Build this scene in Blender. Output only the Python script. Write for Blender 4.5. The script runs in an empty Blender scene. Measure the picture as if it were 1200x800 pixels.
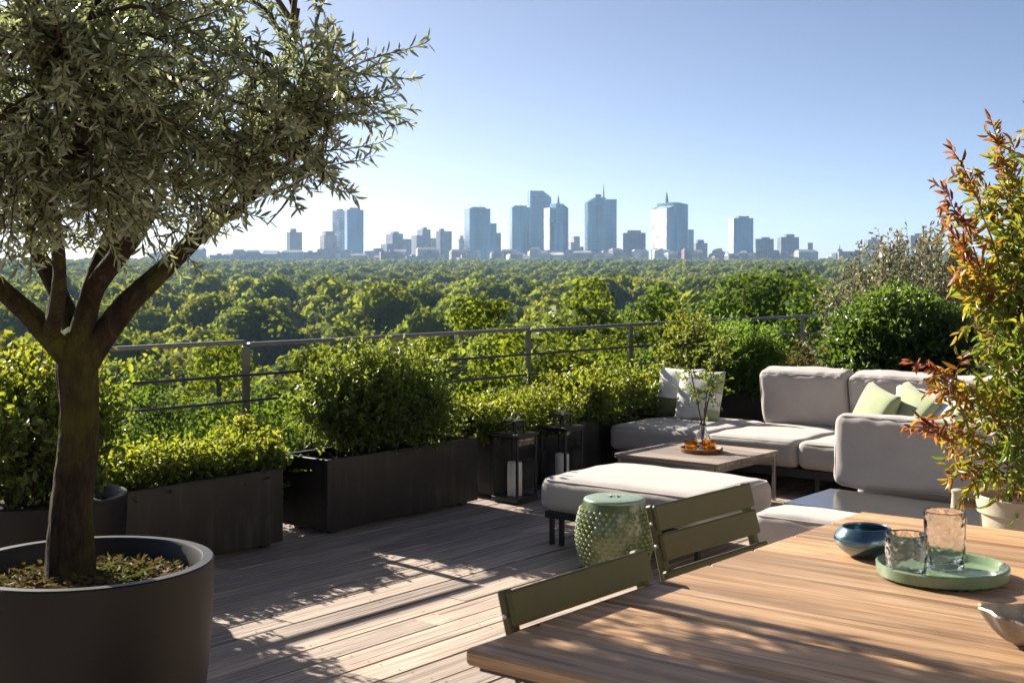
import bpy, bmesh, math, random
import numpy as np
from mathutils import Vector, Matrix, noise as mnoise
rng = np.random.default_rng(7); random.seed(7)
C = bpy.context.scene.collection
R = math.radians
CAMH, FPX, HORIZON = 1.36, 1510.0, 320.0      # camera height, focal length and horizon in photo pixels
AX = 51.1                                     # terrace axis: local x runs along the railing, local y towards the view
cs, sn_ = math.cos(R(AX)), math.sin(R(AX))
def W(s, n, z=0.0): return (s*cs - n*sn_, s*sn_ + n*cs, z)
def at(u, v, Y): return ((u-600)/FPX*Y, Y, CAMH-(v-HORIZON)/FPX*Y)

# ------------------------------------------------------------------ object helpers
def tag(o, label=None, cat=None, group=None, kind=None):
    if label: o['label'] = label
    if cat: o['category'] = cat
    if group: o['group'] = group
    if kind: o['kind'] = kind
    return o
def thing(name, label, cat, loc, rz=0.0, group=None):
    o = bpy.data.objects.new(name, None); C.objects.link(o)
    o.empty_display_size = .1
    o.location = loc; o.rotation_euler = (0, 0, rz)
    return tag(o, label, cat, group)
def tthing(name, label, cat, s, n, z=0.0, rot=0.0, group=None):
    return thing(name, label, cat, W(s, n, z), R(AX+rot), group)
def copy_tree(o, parent=None):
    c = o.copy(); C.objects.link(c)
    if parent is not None: c.parent = parent
    for ch in list(o.children): copy_tree(ch, c)
    return c
class MB:
    def __init__(s): s.v = []; s.f = []; s.var = []
    def add(s, verts, faces, var=None, M=None):
        o = len(s.v)
        if M is not None: verts = [tuple(M @ Vector(p)) for p in verts]
        s.v.extend([tuple(p) for p in verts]); s.f.extend([tuple(i+o for i in f) for f in faces])
        s.var.extend([random.random() if var is None else var]*len(faces))
        return s
    def box(s, c, d, b=0.0, M=None, var=None):
        hx, hy, hz = d[0]/2, d[1]/2, d[2]/2; b = min(b, hx*.9, hy*.9, hz*.9)
        var = random.random() if var is None else var
        T = Matrix.Translation(c) if M is None else M @ Matrix.Translation(c)
        sg = [(x, y, z) for x in (-1, 1) for y in (-1, 1) for z in (-1, 1)]
        if b <= 0:
            return s.add([(x*hx, y*hy, z*hz) for x, y, z in sg], [(0,1,3,2),(4,6,7,5),(0,4,5,1),(2,3,7,6),(0,2,6,4),(1,5,7,3)], var, T)
        vs = []
        for x, y, z in sg:
            vs += [(x*hx, y*(hy-b), z*(hz-b)), (x*(hx-b), y*hy, z*(hz-b)), (x*(hx-b), y*(hy-b), z*hz)]
        ix = {g: i*3 for i, g in enumerate(sg)}; fs = []
        for a in range(3):
            o1, o2 = [k for k in range(3) if k != a]
            for sa in (-1, 1):
                q = []
                for p, r in ((-1,-1),(1,-1),(1,1),(-1,1)):
                    g = [0,0,0]; g[a] = sa; g[o1] = p; g[o2] = r; q.append(ix[tuple(g)]+a)
                fs.append(q)
            for p in (-1, 1):
                for r in (-1, 1):
                    g1 = [0,0,0]; g1[a] = -1; g1[o1] = p; g1[o2] = r; g2 = list(g1); g2[a] = 1
                    i1, i2 = ix[tuple(g1)], ix[tuple(g2)]
                    fs.append([i1+o1, i1+o2, i2+o2, i2+o1])
        for g in sg: fs.append([ix[g], ix[g]+1, ix[g]+2])
        return s.add(vs, fs, var, T)
    def tube(s, path, rad, sides=8, cap=True, var=None, rough=0.0, flat=1.0):
        pts = [Vector(p) for p in path]; n = len(pts)
        if not hasattr(rad, '__len__'): rad = [rad]*n
        vs, fs = [], []; up = Vector((0, 0, 1)); prev = None
        for i, p in enumerate(pts):
            t = (pts[min(i+1, n-1)] - pts[max(i-1, 0)]).normalized()
            if prev is None:
                prev = t.cross(up)
                if prev.length < .05: prev = t.cross(Vector((1, 0, 0)))
            a = (prev - t*prev.dot(t)).normalized(); b = t.cross(a); prev = a
            for k in range(sides):
                th = 2*math.pi*k/sides; r = rad[i]
                if rough: r *= 1 + rough*(mnoise.noise(Vector((p.x*9+math.cos(th)*1.7, p.y*9+math.sin(th)*1.7, p.z*5))))
                vs.append(p + (a*math.cos(th) + b*math.sin(th)*flat)*r)
        for i in range(n-1):
            for k in range(sides):
                k2 = (k+1) % sides
                fs.append((i*sides+k, i*sides+k2, (i+1)*sides+k2, (i+1)*sides+k))
        if cap: fs.append(tuple(range(sides))[::-1]); fs.append(tuple((n-1)*sides+k for k in range(sides)))
        return s.add(vs, fs, var)
    def lathe(s, prof, seg=48, c=(0, 0, 0), var=None, wob=0.0):
        vs, fs = [], []; n = len(prof)
        for r, z in prof:
            for k in range(seg):
                th = 2*math.pi*k/seg; rr = r*(1+wob*math.sin(3*th+z*9)*.5+wob*math.sin(5*th+1)*.5)
                vs.append((c[0]+rr*math.cos(th), c[1]+rr*math.sin(th), c[2]+z))
        for i in range(n-1):
            for k in range(seg):
                k2 = (k+1) % seg; fs.append((i*seg+k, i*seg+k2, (i+1)*seg+k2, (i+1)*seg+k))
        if prof[0][0] > 1e-5: fs.append(tuple(range(seg))[::-1])
        if prof[-1][0] > 1e-5: fs.append(tuple((n-1)*seg+k for k in range(seg)))
        return s.add(vs, fs, var)
    def build(s, name, mat, parent=None, smooth=False, angle=None, loc=None):
        me = bpy.data.meshes.new(name); me.from_pydata(s.v, [], s.f)
        bm = bmesh.new(); bm.from_mesh(me)
        bmesh.ops.remove_doubles(bm, verts=bm.verts, dist=2e-5)
        bmesh.ops.recalc_face_normals(bm, faces=bm.faces)
        if len(bm.faces) != len(s.f): s.var = s.var[:len(bm.faces)] + [.5]*max(0, len(bm.faces)-len(s.var))
        bm.to_mesh(me); bm.free()
        a = me.attributes.new('var', 'FLOAT', 'FACE'); a.data.foreach_set('value', s.var)
        if smooth: me.polygons.foreach_set('use_smooth', [True]*len(me.polygons))
        if angle is not None:
            me.polygons.foreach_set('use_smooth', [True]*len(me.polygons)); me.set_sharp_from_angle(angle=R(angle))
        return link(name, me, mat, parent, loc)
def link(name, me, mat, parent=None, loc=None):
    if mat is not None: me.materials.append(mat)
    o = bpy.data.objects.new(name, me); C.objects.link(o)
    if parent is not None: o.parent = parent
    if loc is not None: o.location = loc
    return o
def np_mesh(name, V, F, var):
    me = bpy.data.meshes.new(name); k = F.shape[1]
    me.vertices.add(len(V)); me.vertices.foreach_set('co', V.astype(np.float32).ravel())
    me.loops.add(F.size); me.loops.foreach_set('vertex_index', F.astype(np.int32).ravel())
    me.polygons.add(len(F)); me.polygons.foreach_set('loop_start', np.arange(0, F.size, k, dtype=np.int32))
    me.update(calc_edges=True)
    a = me.attributes.new('var', 'FLOAT', 'FACE'); a.data.foreach_set('value', var.astype(np.float32))
    return me
def unit(a): return a/np.maximum(np.linalg.norm(a, axis=-1, keepdims=True), 1e-9)
def leaf_arrays(P, D, L, Wd, var, upbias=.6, fold=.25, curve=.12, shape=(.3, .68, .92, .8)):
    n = len(P); D = unit(D); N = rng.normal(size=(n, 3)); N[:, 2] += upbias
    N = unit(N - D*(N*D).sum(1, keepdims=True)); S = np.cross(D, N)
    L = np.broadcast_to(L, n)[:, None]; Wd = np.broadcast_to(Wd, n)[:, None]
    a, b, wa, wb = shape
    m1 = P + D*L*a; m2 = P + D*L*b - N*curve*L*.3
    V = np.stack([P, m1+S*Wd*wa*.5+N*fold*Wd, m2+S*Wd*wb*.5+N*fold*Wd, P+D*L-N*curve*L, m2-S*Wd*wb*.5+N*fold*Wd, m1-S*Wd*wa*.5+N*fold*Wd], 1).reshape(-1, 3)
    base = (np.arange(n)*6)[:, None]
    F = np.stack([base+np.array([0,1,2,3]), base+np.array([0,3,4,5])], 1).reshape(-1, 4)
    return V, F, np.repeat(var, 2)
def lump(P, f=3.0, seed=0.0):
    x, y, z = P[..., 0]*f+seed, P[..., 1]*f+seed*1.7, P[..., 2]*f-seed
    return (np.sin(x*1.1+1.3*np.sin(y*.9))+np.sin(y*1.3+1.1*np.sin(z*1.2))+np.sin(z*1.2+1.2*np.sin(x*.8))+.6*np.sin(2.3*x+1.9*y)+.6*np.sin(2.1*z-2.6*y))/4.2

# ------------------------------------------------------------------ materials
def newmat(name):
    m = bpy.data.materials.new(name); m.use_nodes = True; nt = m.node_tree
    return m, nt, nt.nodes['Principled BSDF']
def nd(nt, typ, props=None, **ins):
    n = nt.nodes.new(typ)
    for k, v in (props or {}).items(): setattr(n, k, v)
    for k, v in ins.items():
        key = k.replace('_', ' ')
        sock = n.inputs[key] if not key.isdigit() else n.inputs[int(key)]
        if isinstance(v, bpy.types.NodeSocket): nt.links.new(v, sock)
        else: sock.default_value = v
    return n
def ramp(nt, fac, stops):
    r = nt.nodes.new('ShaderNodeValToRGB'); nt.links.new(fac, r.inputs[0]); e = r.color_ramp.elements
    while len(e) < len(stops): e.new(.5)
    for el, (p, c) in zip(e, stops): el.position = p; el.color = (*c, 1)
    return r.outputs[0]
def mixc(nt, fac, a, b, mode='MIX'):
    m = nd(nt, 'ShaderNodeMix', {'data_type': 'RGBA', 'blend_type': mode})
    for i, v in ((0, fac), (6, a), (7, b)):
        if isinstance(v, bpy.types.NodeSocket): nt.links.new(v, m.inputs[i])
        else: m.inputs[i].default_value = v if not isinstance(v, tuple) else (*v, 1)
    return m.outputs[2]
def math_(nt, op, a, b=0.0):
    m = nd(nt, 'ShaderNodeMath', {'operation': op})
    for i, v in ((0, a), (1, b)):
        if isinstance(v, bpy.types.NodeSocket): nt.links.new(v, m.inputs[i])
        else: m.inputs[i].default_value = v
    return m.outputs[0]
def bump(nt, bs, h, strength=.3, dist=.01):
    b = nd(nt, 'ShaderNodeBump', Strength=strength, Distance=dist, Height=h); nt.links.new(b.outputs[0], bs.inputs['Normal']); return b
def plain(name, col, rough=.6, metal=0.0, spec=.5, noise=.15, nscale=6.0, bumpd=0.0, coat=0.0):
    m, nt, b = newmat(name)
    tc = nd(nt, 'ShaderNodeTexCoord'); nz = nd(nt, 'ShaderNodeTexNoise', Vector=tc.outputs['Object'], Scale=nscale, Detail=6.0, Roughness=.6)
    lo = tuple(c*(1-noise) for c in col); hi = tuple(min(1, c*(1+noise)) for c in col)
    nt.links.new(ramp(nt, nz.outputs[0], [(.3, lo), (.7, hi)]), b.inputs['Base Color'])
    b.inputs['Metallic'].default_value = metal; b.inputs['Specular IOR Level'].default_value = spec
    nt.links.new(math_(nt, 'ADD', math_(nt, 'MULTIPLY', nz.outputs[0], .25), rough-.12), b.inputs['Roughness'])
    b.inputs['Coat Weight'].default_value = coat; b.inputs['Coat Roughness'].default_value = .06
    if bumpd:
        n2 = nd(nt, 'ShaderNodeTexNoise', Vector=tc.outputs['Object'], Scale=nscale*8, Detail=4.0); bump(nt, b, n2.outputs[0], .5, bumpd)
    return m
def wood(name, dark, mid, light, axis=0, rough=.65, across=38.0, streak=.5, bumpd=.0015, spec=.35, crack=.6):
    m, nt, b = newmat(name)
    tc = nd(nt, 'ShaderNodeTexCoord'); at_ = nd(nt, 'ShaderNodeAttribute', {'attribute_name': 'var'})
    off = nd(nt, 'ShaderNodeCombineXYZ', X=math_(nt, 'MULTIPLY', at_.outputs['Fac'], 37.0), Y=math_(nt, 'MULTIPLY', at_.outputs['Fac'], 11.0))
    v = nd(nt, 'ShaderNodeVectorMath', {'operation': 'ADD'}); nt.links.new(tc.outputs['Object'], v.inputs[0]); nt.links.new(off.outputs[0], v.inputs[1])
    def mp(along, acr):
        sc = [acr]*3; sc[axis] = along
        q = nd(nt, 'ShaderNodeVectorMath', {'operation': 'MULTIPLY'}); nt.links.new(v.outputs[0], q.inputs[0]); q.inputs[1].default_value = sc; return q.outputs[0]
    g1 = nd(nt, 'ShaderNodeTexNoise', Vector=mp(1.6, across), Scale=1.0, Detail=7.0, Roughness=.62, Distortion=.6)
    g2 = nd(nt, 'ShaderNodeTexNoise', Vector=mp(3.0, across*4), Scale=1.0, Detail=5.0, Roughness=.7)
    g3 = nd(nt, 'ShaderNodeTexNoise', Vector=mp(.9, 5.0), Scale=1.0, Detail=4.0, Roughness=.55)
    col = ramp(nt, g1.outputs[0], [(.25, dark), (.5, mid), (.72, light)])
    fine = ramp(nt, g2.outputs[0], [(.36, (.36, .34, .33)), (.54, (1, 1, 1))])
    col = mixc(nt, streak, col, fine, 'MULTIPLY')
    col = mixc(nt, .75, col, ramp(nt, g3.outputs[0], [(.3, (.68, .66, .66)), (.7, (1.18, 1.14, 1.1))]), 'MULTIPLY')
    col = mixc(nt, 1.0, col, ramp(nt, at_.outputs['Fac'], [(0, (.74, .74, .76)), (.5, (.98, .96, .95)), (1, (1.18, 1.13, 1.08))]), 'MULTIPLY')
    g4 = nd(nt, 'ShaderNodeTexNoise', Vector=mp(.55, 62.0), Scale=1.0, Detail=3.0, Roughness=.5, Distortion=.3)
    g5 = nd(nt, 'ShaderNodeTexNoise', Vector=mp(1.4, 9.0), Scale=1.0, Detail=2.0)
    ck = math_(nt, 'MULTIPLY', math_(nt, 'GREATER_THAN', g4.outputs[0], .61), math_(nt, 'GREATER_THAN', g5.outputs[0], .47))
    col = mixc(nt, math_(nt, 'MULTIPLY', ck, crack), col, (.045, .03, .02))
    nt.links.new(col, b.inputs['Base Color']); b.inputs['Roughness'].default_value = rough; b.inputs['Specular IOR Level'].default_value = spec
    bump(nt, b, math_(nt, 'ADD', g1.outputs[0], math_(nt, 'MULTIPLY', g2.outputs[0], .7)), .7, bumpd)
    return m
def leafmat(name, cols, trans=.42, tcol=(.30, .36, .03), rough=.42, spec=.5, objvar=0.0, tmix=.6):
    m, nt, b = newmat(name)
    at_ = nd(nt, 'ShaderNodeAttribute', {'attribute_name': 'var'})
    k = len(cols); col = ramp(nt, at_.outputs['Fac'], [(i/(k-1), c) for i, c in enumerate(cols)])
    if objvar:
        oi = nd(nt, 'ShaderNodeObjectInfo')
        col = mixc(nt, objvar, col, ramp(nt, oi.outputs['Random'], [(0, (.55, .75, .6)), (.5, (1, 1, 1)), (1, (1.6, 1.3, .8))]), 'MULTIPLY')
    nt.links.new(col, b.inputs['Base Color']); b.inputs['Roughness'].default_value = rough; b.inputs['Specular IOR Level'].default_value = spec
    t = nd(nt, 'ShaderNodeBsdfTranslucent'); nt.links.new(mixc(nt, tmix, mixc(nt, 1.0, col, (3.2, 3.0, 1.6), 'MULTIPLY'), tcol), t.inputs[0])
    mx = nd(nt, 'ShaderNodeMixShader'); mx.inputs[0].default_value = trans
    nt.links.new(b.outputs[0], mx.inputs[1]); nt.links.new(t.outputs[0], mx.inputs[2])
    nt.links.new(mx.outputs[0], nt.nodes['Material Output'].inputs[0])
    return m
def fabric(name, col, scale=420.0):
    m, nt, b = newmat(name); tc = nd(nt, 'ShaderNodeTexCoord')
    n1 = nd(nt, 'ShaderNodeTexNoise', Vector=tc.outputs['Object'], Scale=scale, Detail=2.0)
    n2 = nd(nt, 'ShaderNodeTexNoise', Vector=tc.outputs['Object'], Scale=7.0, Detail=5.0)
    c = mixc(nt, 1.0, ramp(nt, n1.outputs[0], [(.3, tuple(x*.86 for x in col)), (.7, tuple(min(1, x*1.08) for x in col))]), ramp(nt, n2.outputs[0], [(.3, (.92, .92, .93)), (.7, (1.03, 1.03, 1.02))]), 'MULTIPLY')
    nt.links.new(c, b.inputs['Base Color']); b.inputs['Roughness'].default_value = .9; b.inputs['Specular IOR Level'].default_value = .15
    b.inputs['Sheen Weight'].default_value = .25; b.inputs['Sheen Roughness'].default_value = .5
    n3 = nd(nt, 'ShaderNodeTexNoise', Vector=tc.outputs['Object'], Scale=9.0, Detail=4.0, Distortion=.25)
    bump(nt, b, math_(nt, 'ADD', math_(nt, 'MULTIPLY', n1.outputs[0], .05), n3.outputs[0]), .3, .012)
    return m
M = {}
M['deck'] = wood('weathered_deck_wood', (.18, .145, .115), (.43, .352, .288), (.61, .515, .43), axis=0, rough=.7, across=46, streak=.45, bumpd=.0022)
M['table'] = wood('oiled_teak', (.17, .09, .038), (.45, .285, .15), (.62, .43, .26), axis=1, rough=.55, across=30, streak=.5, bumpd=.0025, crack=.4, spec=.4)
M['coffee'] = wood('bleached_teak', (.15, .12, .10), (.30, .255, .22), (.46, .41, .36), axis=1, rough=.6, across=34)
M['traywood'] = wood('brown_tray_wood', (.12, .055, .02), (.24, .12, .05), (.34, .18, .08), axis=0, rough=.5, across=60)
M['chair'] = plain('olive_green_paint', (.080, .076, .028), rough=.5, spec=.25, noise=.12, nscale=9, bumpd=.0006)
def plantermat(name, base, dust, sx):
    m, nt, b = newmat(name); tc = nd(nt, 'ShaderNodeTexCoord')
    q = nd(nt, 'ShaderNodeVectorMath', {'operation': 'MULTIPLY'}); nt.links.new(tc.outputs['Object'], q.inputs[0]); q.inputs[1].default_value = (1, 1, .12)
    n1 = nd(nt, 'ShaderNodeTexNoise', Vector=q.outputs[0], Scale=sx, Detail=6.0, Roughness=.65); n2 = nd(nt, 'ShaderNodeTexNoise', Vector=tc.outputs['Object'], Scale=5.0, Detail=7.0, Roughness=.7)
    k = math_(nt, 'MULTIPLY', ramp(nt, n1.outputs[0], [(.45, (0, 0, 0)), (.75, (1, 1, 1))]), ramp(nt, n2.outputs[0], [(.4, (0, 0, 0)), (.7, (1, 1, 1))]))
    nt.links.new(mixc(nt, k, base, dust), b.inputs['Base Color']); nt.links.new(math_(nt, 'ADD', math_(nt, 'MULTIPLY', n2.outputs[0], .35), .24), b.inputs['Roughness']); b.inputs['Specular IOR Level'].default_value = .4
    return m
M['planter'] = plantermat('anthracite_planter', (.011, .0105, .011), (.07, .062, .055), 22.0)
M['pot'] = plain('dark_brown_pot', (.0075, .0065, .0058), rough=.5, spec=.3, noise=.25, nscale=3, bumpd=.0005)
M['metal'] = plain('dark_metal', (.03, .03, .032), rough=.4, metal=.3, noise=.2)
M['rail'] = plain('galvanised_rail', (.14, .14, .145), rough=.42, metal=.6, noise=.2)
M['steel'] = plain('brushed_steel', (.42, .41, .40), rough=.35, metal=.8, noise=.1)
M['fabric'] = fabric('pale_taupe_canvas', (.40, .362, .335))
M['white_fabric'] = fabric('white_cotton', (.62, .60, .57))
M['green_fabric'] = fabric('sage_cotton', (.31, .36, .20))
M['darkgreen_fabric'] = fabric('moss_cotton', (.13, .15, .07))
M['soil'] = plain('dark_soil', (.045, .03, .02), rough=.95, noise=.6, nscale=25, bumpd=.01, spec=.1)
M['slab'] = plain('concrete', (.28, .27, .26), rough=.85, noise=.2, nscale=3)
M['candle'] = plain('ivory_wax', (.78, .74, .66), rough=.5, noise=.03)
M['clay'] = plain('pale_stoneware', (.40, .345, .25), rough=.6, noise=.15, nscale=8, bumpd=.001)
def barkmat():
    m, nt, b = newmat('olive_bark'); tc = nd(nt, 'ShaderNodeTexCoord')
    q = nd(nt, 'ShaderNodeVectorMath', {'operation': 'MULTIPLY'}); nt.links.new(tc.outputs['Object'], q.inputs[0]); q.inputs[1].default_value = (1, 1, .28)
    n1 = nd(nt, 'ShaderNodeTexNoise', Vector=q.outputs[0], Scale=42.0, Detail=8.0, Roughness=.7, Distortion=.8); vo = nd(nt, 'ShaderNodeTexVoronoi', {'feature': 'DISTANCE_TO_EDGE'}, Vector=q.outputs[0], Scale=46.0)
    n2 = nd(nt, 'ShaderNodeTexNoise', Vector=tc.outputs['Object'], Scale=5.0, Detail=6.0)
    c = ramp(nt, n1.outputs[0], [(.3, (.010, .008, .005)), (.55, (.040, .029, .018)), (.75, (.085, .068, .046))])
    c = mixc(nt, ramp(nt, n2.outputs[0], [(.47, (0, 0, 0)), (.62, (.8, .8, .8))]), c, (.075, .078, .013))
    nt.links.new(c, b.inputs['Base Color']); b.inputs['Roughness'].default_value = .92; b.inputs['Specular IOR Level'].default_value = .15
    bump(nt, b, math_(nt, 'ADD', n1.outputs[0], math_(nt, 'MINIMUM', vo.outputs[0], .25)), 1.0, .02); return m
M['bark'] = barkmat()
M['twig'] = plain('brown_twig', (.06, .042, .025), rough=.85, noise=.3, nscale=30, spec=.2)
M['redtwig'] = plain('red_twig', (.14, .045, .03), rough=.7, noise=.3, nscale=30, spec=.3)
M['trunk'] = plain('tree_bark', (.09, .07, .05), rough=.95, noise=.4, nscale=2, spec=.1)
M['celadon'] = plain('celadon_glaze', (.085, .118, .034), rough=.2, spec=.6, noise=.3, nscale=14, coat=.6)
M['celadon_top'] = plain('pale_celadon_glaze', (.22, .30, .20), rough=.3, spec=.5, noise=.12, nscale=20, coat=.3)
M['stud'] = plain('pale_glaze_studs', (.20, .235, .10), rough=.22, spec=.6, noise=.2, nscale=14, coat=.5)
M['tray'] = plain('sage_enamel', (.15, .22, .125), rough=.28, spec=.5, noise=.1, nscale=12, coat=.3)
M['bowl'] = plain('blue_lustre_glaze', (.13, .21, .25), rough=.2, metal=.8, spec=.7, noise=.5, nscale=11, coat=.7)
M['darkbowl'] = plain('grey_leaf_metal', (.26, .23, .19), rough=.5, metal=.5, noise=.3, nscale=30, bumpd=.002)
M['plate'] = plain('glossy_lacquer_plate', (.30, .30, .30), rough=.16, metal=.85, spec=.6, noise=.05)
def glassmat(name, col=(1, 1, 1), rough=.0, bumpy=0.0):
    m, nt, b = newmat(name); b.inputs['Base Color'].default_value = (*col, 1); b.inputs['Roughness'].default_value = rough
    b.inputs['Transmission Weight'].default_value = 1; b.inputs['IOR'].default_value = 1.47
    if bumpy:
        tc = nd(nt, 'ShaderNodeTexCoord'); n = nd(nt, 'ShaderNodeTexVoronoi', {'feature': 'SMOOTH_F1'}, Vector=tc.outputs['Object'], Scale=70.0)
        bump(nt, b, n.outputs[0], .6, bumpy)
    return m
M['glass'] = glassmat('pebbled_glass', bumpy=.006)
M['amber'] = glassmat('amber_glass', (.95, .55, .12))
def panemat(name):
    m, nt, b = newmat(name); nt.nodes.remove(b)
    tr = nd(nt, 'ShaderNodeBsdfTransparent', Color=(.97, .98, .98, 1)); gl = nd(nt, 'ShaderNodeBsdfGlossy', Roughness=.03)
    lw = nd(nt, 'ShaderNodeLayerWeight', Blend=.5); mx = nd(nt, 'ShaderNodeMixShader', Fac=math_(nt, 'ADD', math_(nt, 'MULTIPLY', math_(nt, 'POWER', lw.outputs['Facing'], 4.0), .5), .05))
    nt.links.new(tr.outputs[0], mx.inputs[1]); nt.links.new(gl.outputs[0], mx.inputs[2]); nt.links.new(mx.outputs[0], nt.nodes['Material Output'].inputs[0])
    return m
M['pane'] = panemat('lantern_glass')
M['olive_leaf'] = leafmat('olive_leaves', [(.05, .065, .028), (.12, .145, .075), (.23, .265, .185), (.37, .40, .33)], trans=.36, tcol=(.27, .33, .15), rough=.34, spec=.6)
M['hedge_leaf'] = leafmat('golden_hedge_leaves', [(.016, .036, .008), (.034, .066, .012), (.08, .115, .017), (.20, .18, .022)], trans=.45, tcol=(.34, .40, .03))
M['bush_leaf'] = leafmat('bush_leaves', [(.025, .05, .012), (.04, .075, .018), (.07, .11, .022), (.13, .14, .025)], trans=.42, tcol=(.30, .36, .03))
M['fern_leaf'] = leafmat('feathery_leaves', [(.04, .09, .015), (.065, .13, .02), (.09, .17, .03)], trans=.5, tcol=(.28, .42, .04))
M['dark_leaf'] = leafmat('dark_bush_leaves', [(.018, .045, .010), (.03, .07, .014), (.055, .10, .02)], trans=.38, tcol=(.22, .32, .03), rough=.35)
M['red_leaf'] = leafmat('bronze_leaves', [(.02, .04, .012), (.035, .045, .015), (.08, .04, .018)], trans=.35, tcol=(.2, .16, .03))
M['grey_leaf'] = leafmat('grey_shrub_leaves', [(.07, .08, .05), (.12, .13, .09), (.22, .20, .17)], trans=.3, tcol=(.3, .28, .16))
M['nandina_leaf'] = leafmat('autumn_leaves', [(.055, .10, .014), (.10, .14, .016), (.20, .15, .02), (.17, .04, .018), (.11, .014, .02)], trans=.42, tcol=(.30, .31, .04), tmix=.25)
M['cover_leaf'] = leafmat('ground_cover_leaves', [(.05, .08, .02), (.085, .075, .035), (.12, .075, .052)], trans=.15, tcol=(.2,.2,.05), spec=.12, rough=.8)
M['forest_leaf'] = leafmat('woodland_leaves', [(.050, .080, .012), (.088, .118, .016), (.14, .155, .022)], trans=.36, tcol=(.42, .49, .04), rough=.9, spec=.05, objvar=.8)
M['bright_leaf'] = leafmat('spring_leaves', [(.05, .075, .012), (.085, .115, .018), (.14, .15, .025)], trans=.42, tcol=(.40, .42, .04), rough=.5, spec=.35)
M['tree_dark'] = leafmat('deep_green_tree_leaves', [(.022, .050, .010), (.042, .085, .014), (.075, .125, .02)], trans=.36, tcol=(.26, .36, .03), rough=.8, spec=.08)
M['tree_bright'] = leafmat('bright_tree_leaves', [(.05, .085, .012), (.085, .125, .016), (.14, .16, .022)], trans=.4, tcol=(.36, .42, .03), rough=.8, spec=.08)
M['blossom'] = plain('cream_blossom', (.72, .70, .60), rough=.8, noise=.1)
M['render'] = plain('pale_house_render', (.40, .36, .31), rough=.9, noise=.06, nscale=3, spec=.2)
M['ground'] = plain('woodland_floor', (.03, .04, .016), rough=1.0, noise=.4, nscale=.02, spec=.05)

# ------------------------------------------------------------------ world, sun, camera
SUN_DIR = Vector((-math.sin(R(43.5)), math.cos(R(43.5)), 0)); SUN_EL = 27.5
sc = bpy.context.scene
w = bpy.data.worlds.new('World'); sc.world = w; w.use_nodes = True; nt = w.node_tree
sky = nd(nt, 'ShaderNodeTexSky'); sky.sky_type = 'NISHITA'; sky.sun_disc = False
sky.sun_elevation = R(SUN_EL); sky.sun_rotation = math.atan2(SUN_DIR.x, SUN_DIR.y); sky.altitude = 100
sky.air_density = .36; sky.dust_density = .8; sky.ozone_density = .55
bg = nt.nodes['Background']; nt.links.new(sky.outputs[0], bg.inputs[0]); bg.inputs[1].default_value = .05
sl = bpy.data.lights.new('sun', 'SUN'); sl.energy = 5.0; sl.angle = R(.55); sl.color = (1, .91, .79)
so = bpy.data.objects.new('sun', sl); C.objects.link(so)
tosun = Vector((SUN_DIR.x*math.cos(R(SUN_EL)), SUN_DIR.y*math.cos(R(SUN_EL)), math.sin(R(SUN_EL))))
so.rotation_euler = (-tosun).to_track_quat('-Z', 'Y').to_euler(); so.location = tosun*30
cd = bpy.data.cameras.new('camera'); cam = bpy.data.objects.new('camera', cd); C.objects.link(cam)
cam.location = (0, 0, CAMH); cam.rotation_euler = (R(90), 0, 0)
cd.sensor_width = 36; cd.lens = 36*FPX/1200; cd.shift_y = -(400-HORIZON)/1200; cd.clip_start = .05; cd.clip_end = 20000
cd.dof.use_dof = True; cd.dof.focus_distance = 5.5; cd.dof.aperture_fstop = 11
sc.camera = cam
vs = sc.view_settings; vs.view_transform = 'Standard'; vs.look = 'None'; vs.gamma = 1; vs.exposure = 1.6; vs.use_curve_mapping = False
cy = sc.cycles
cy.use_denoising = True; cy.max_bounces = 10; cy.diffuse_bounces = 4; cy.transmission_bounces = 8; cy.transparent_max_bounces = 12
cy.volume_bounces = 1; cy.sample_clamp_indirect = 6; cy.use_adaptive_sampling = True; cy.adaptive_threshold = .015

# ------------------------------------------------------------------ terrain, haze
def ground_z(r): return -33 + .0172*min(r, 2120.0) + 12.4*min(max((r-2120)/70, 0), 1)
def make_terrain():
    rs = [0, 20, 40, 80, 150, 300, 500, 800, 1200, 1600, 2000, 2110, 2195, 2400, 3000, 4000, 5200]
    vs, fs = [], []; K = 72
    for r in rs:
        for k in range(K):
            th = 2*math.pi*k/K; x, y = r*math.cos(th), r*math.sin(th)
            z = ground_z(r) + (mnoise.noise(Vector((x*.004, y*.004, 0)))*2.0 if 100 < r < 2100 else 0)
            vs.append((x, y, z))
    for i in range(len(rs)-1):
        for k in range(K):
            k2 = (k+1) % K; fs.append((i*K+k, i*K+k2, (i+1)*K+k2, (i+1)*K+k))
    m = MB(); m.add(vs, fs, .5); o = m.build('ground', M['ground'], smooth=True); tag(o, kind='structure')
make_terrain()
HAZE = .00009
if HAZE > 0:
    m = MB(); m.box((0, 0, (-32+215)/2), (10600, 10600, 215+32))
    hm = bpy.data.materials.new('haze_air'); hm.use_nodes = True; nt = hm.node_tree; nt.nodes.clear()
    out = nt.nodes.new('ShaderNodeOutputMaterial'); pv = nt.nodes.new('ShaderNodeVolumePrincipled')
    pv.inputs['Color'].default_value = (.45, .68, 1.0, 1); pv.inputs['Density'].default_value = HAZE; pv.inputs['Anisotropy'].default_value = .25
    nt.links.new(pv.outputs[0], out.inputs['Volume'])
    tag(m.build('haze', hm), kind='stuff')

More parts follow.
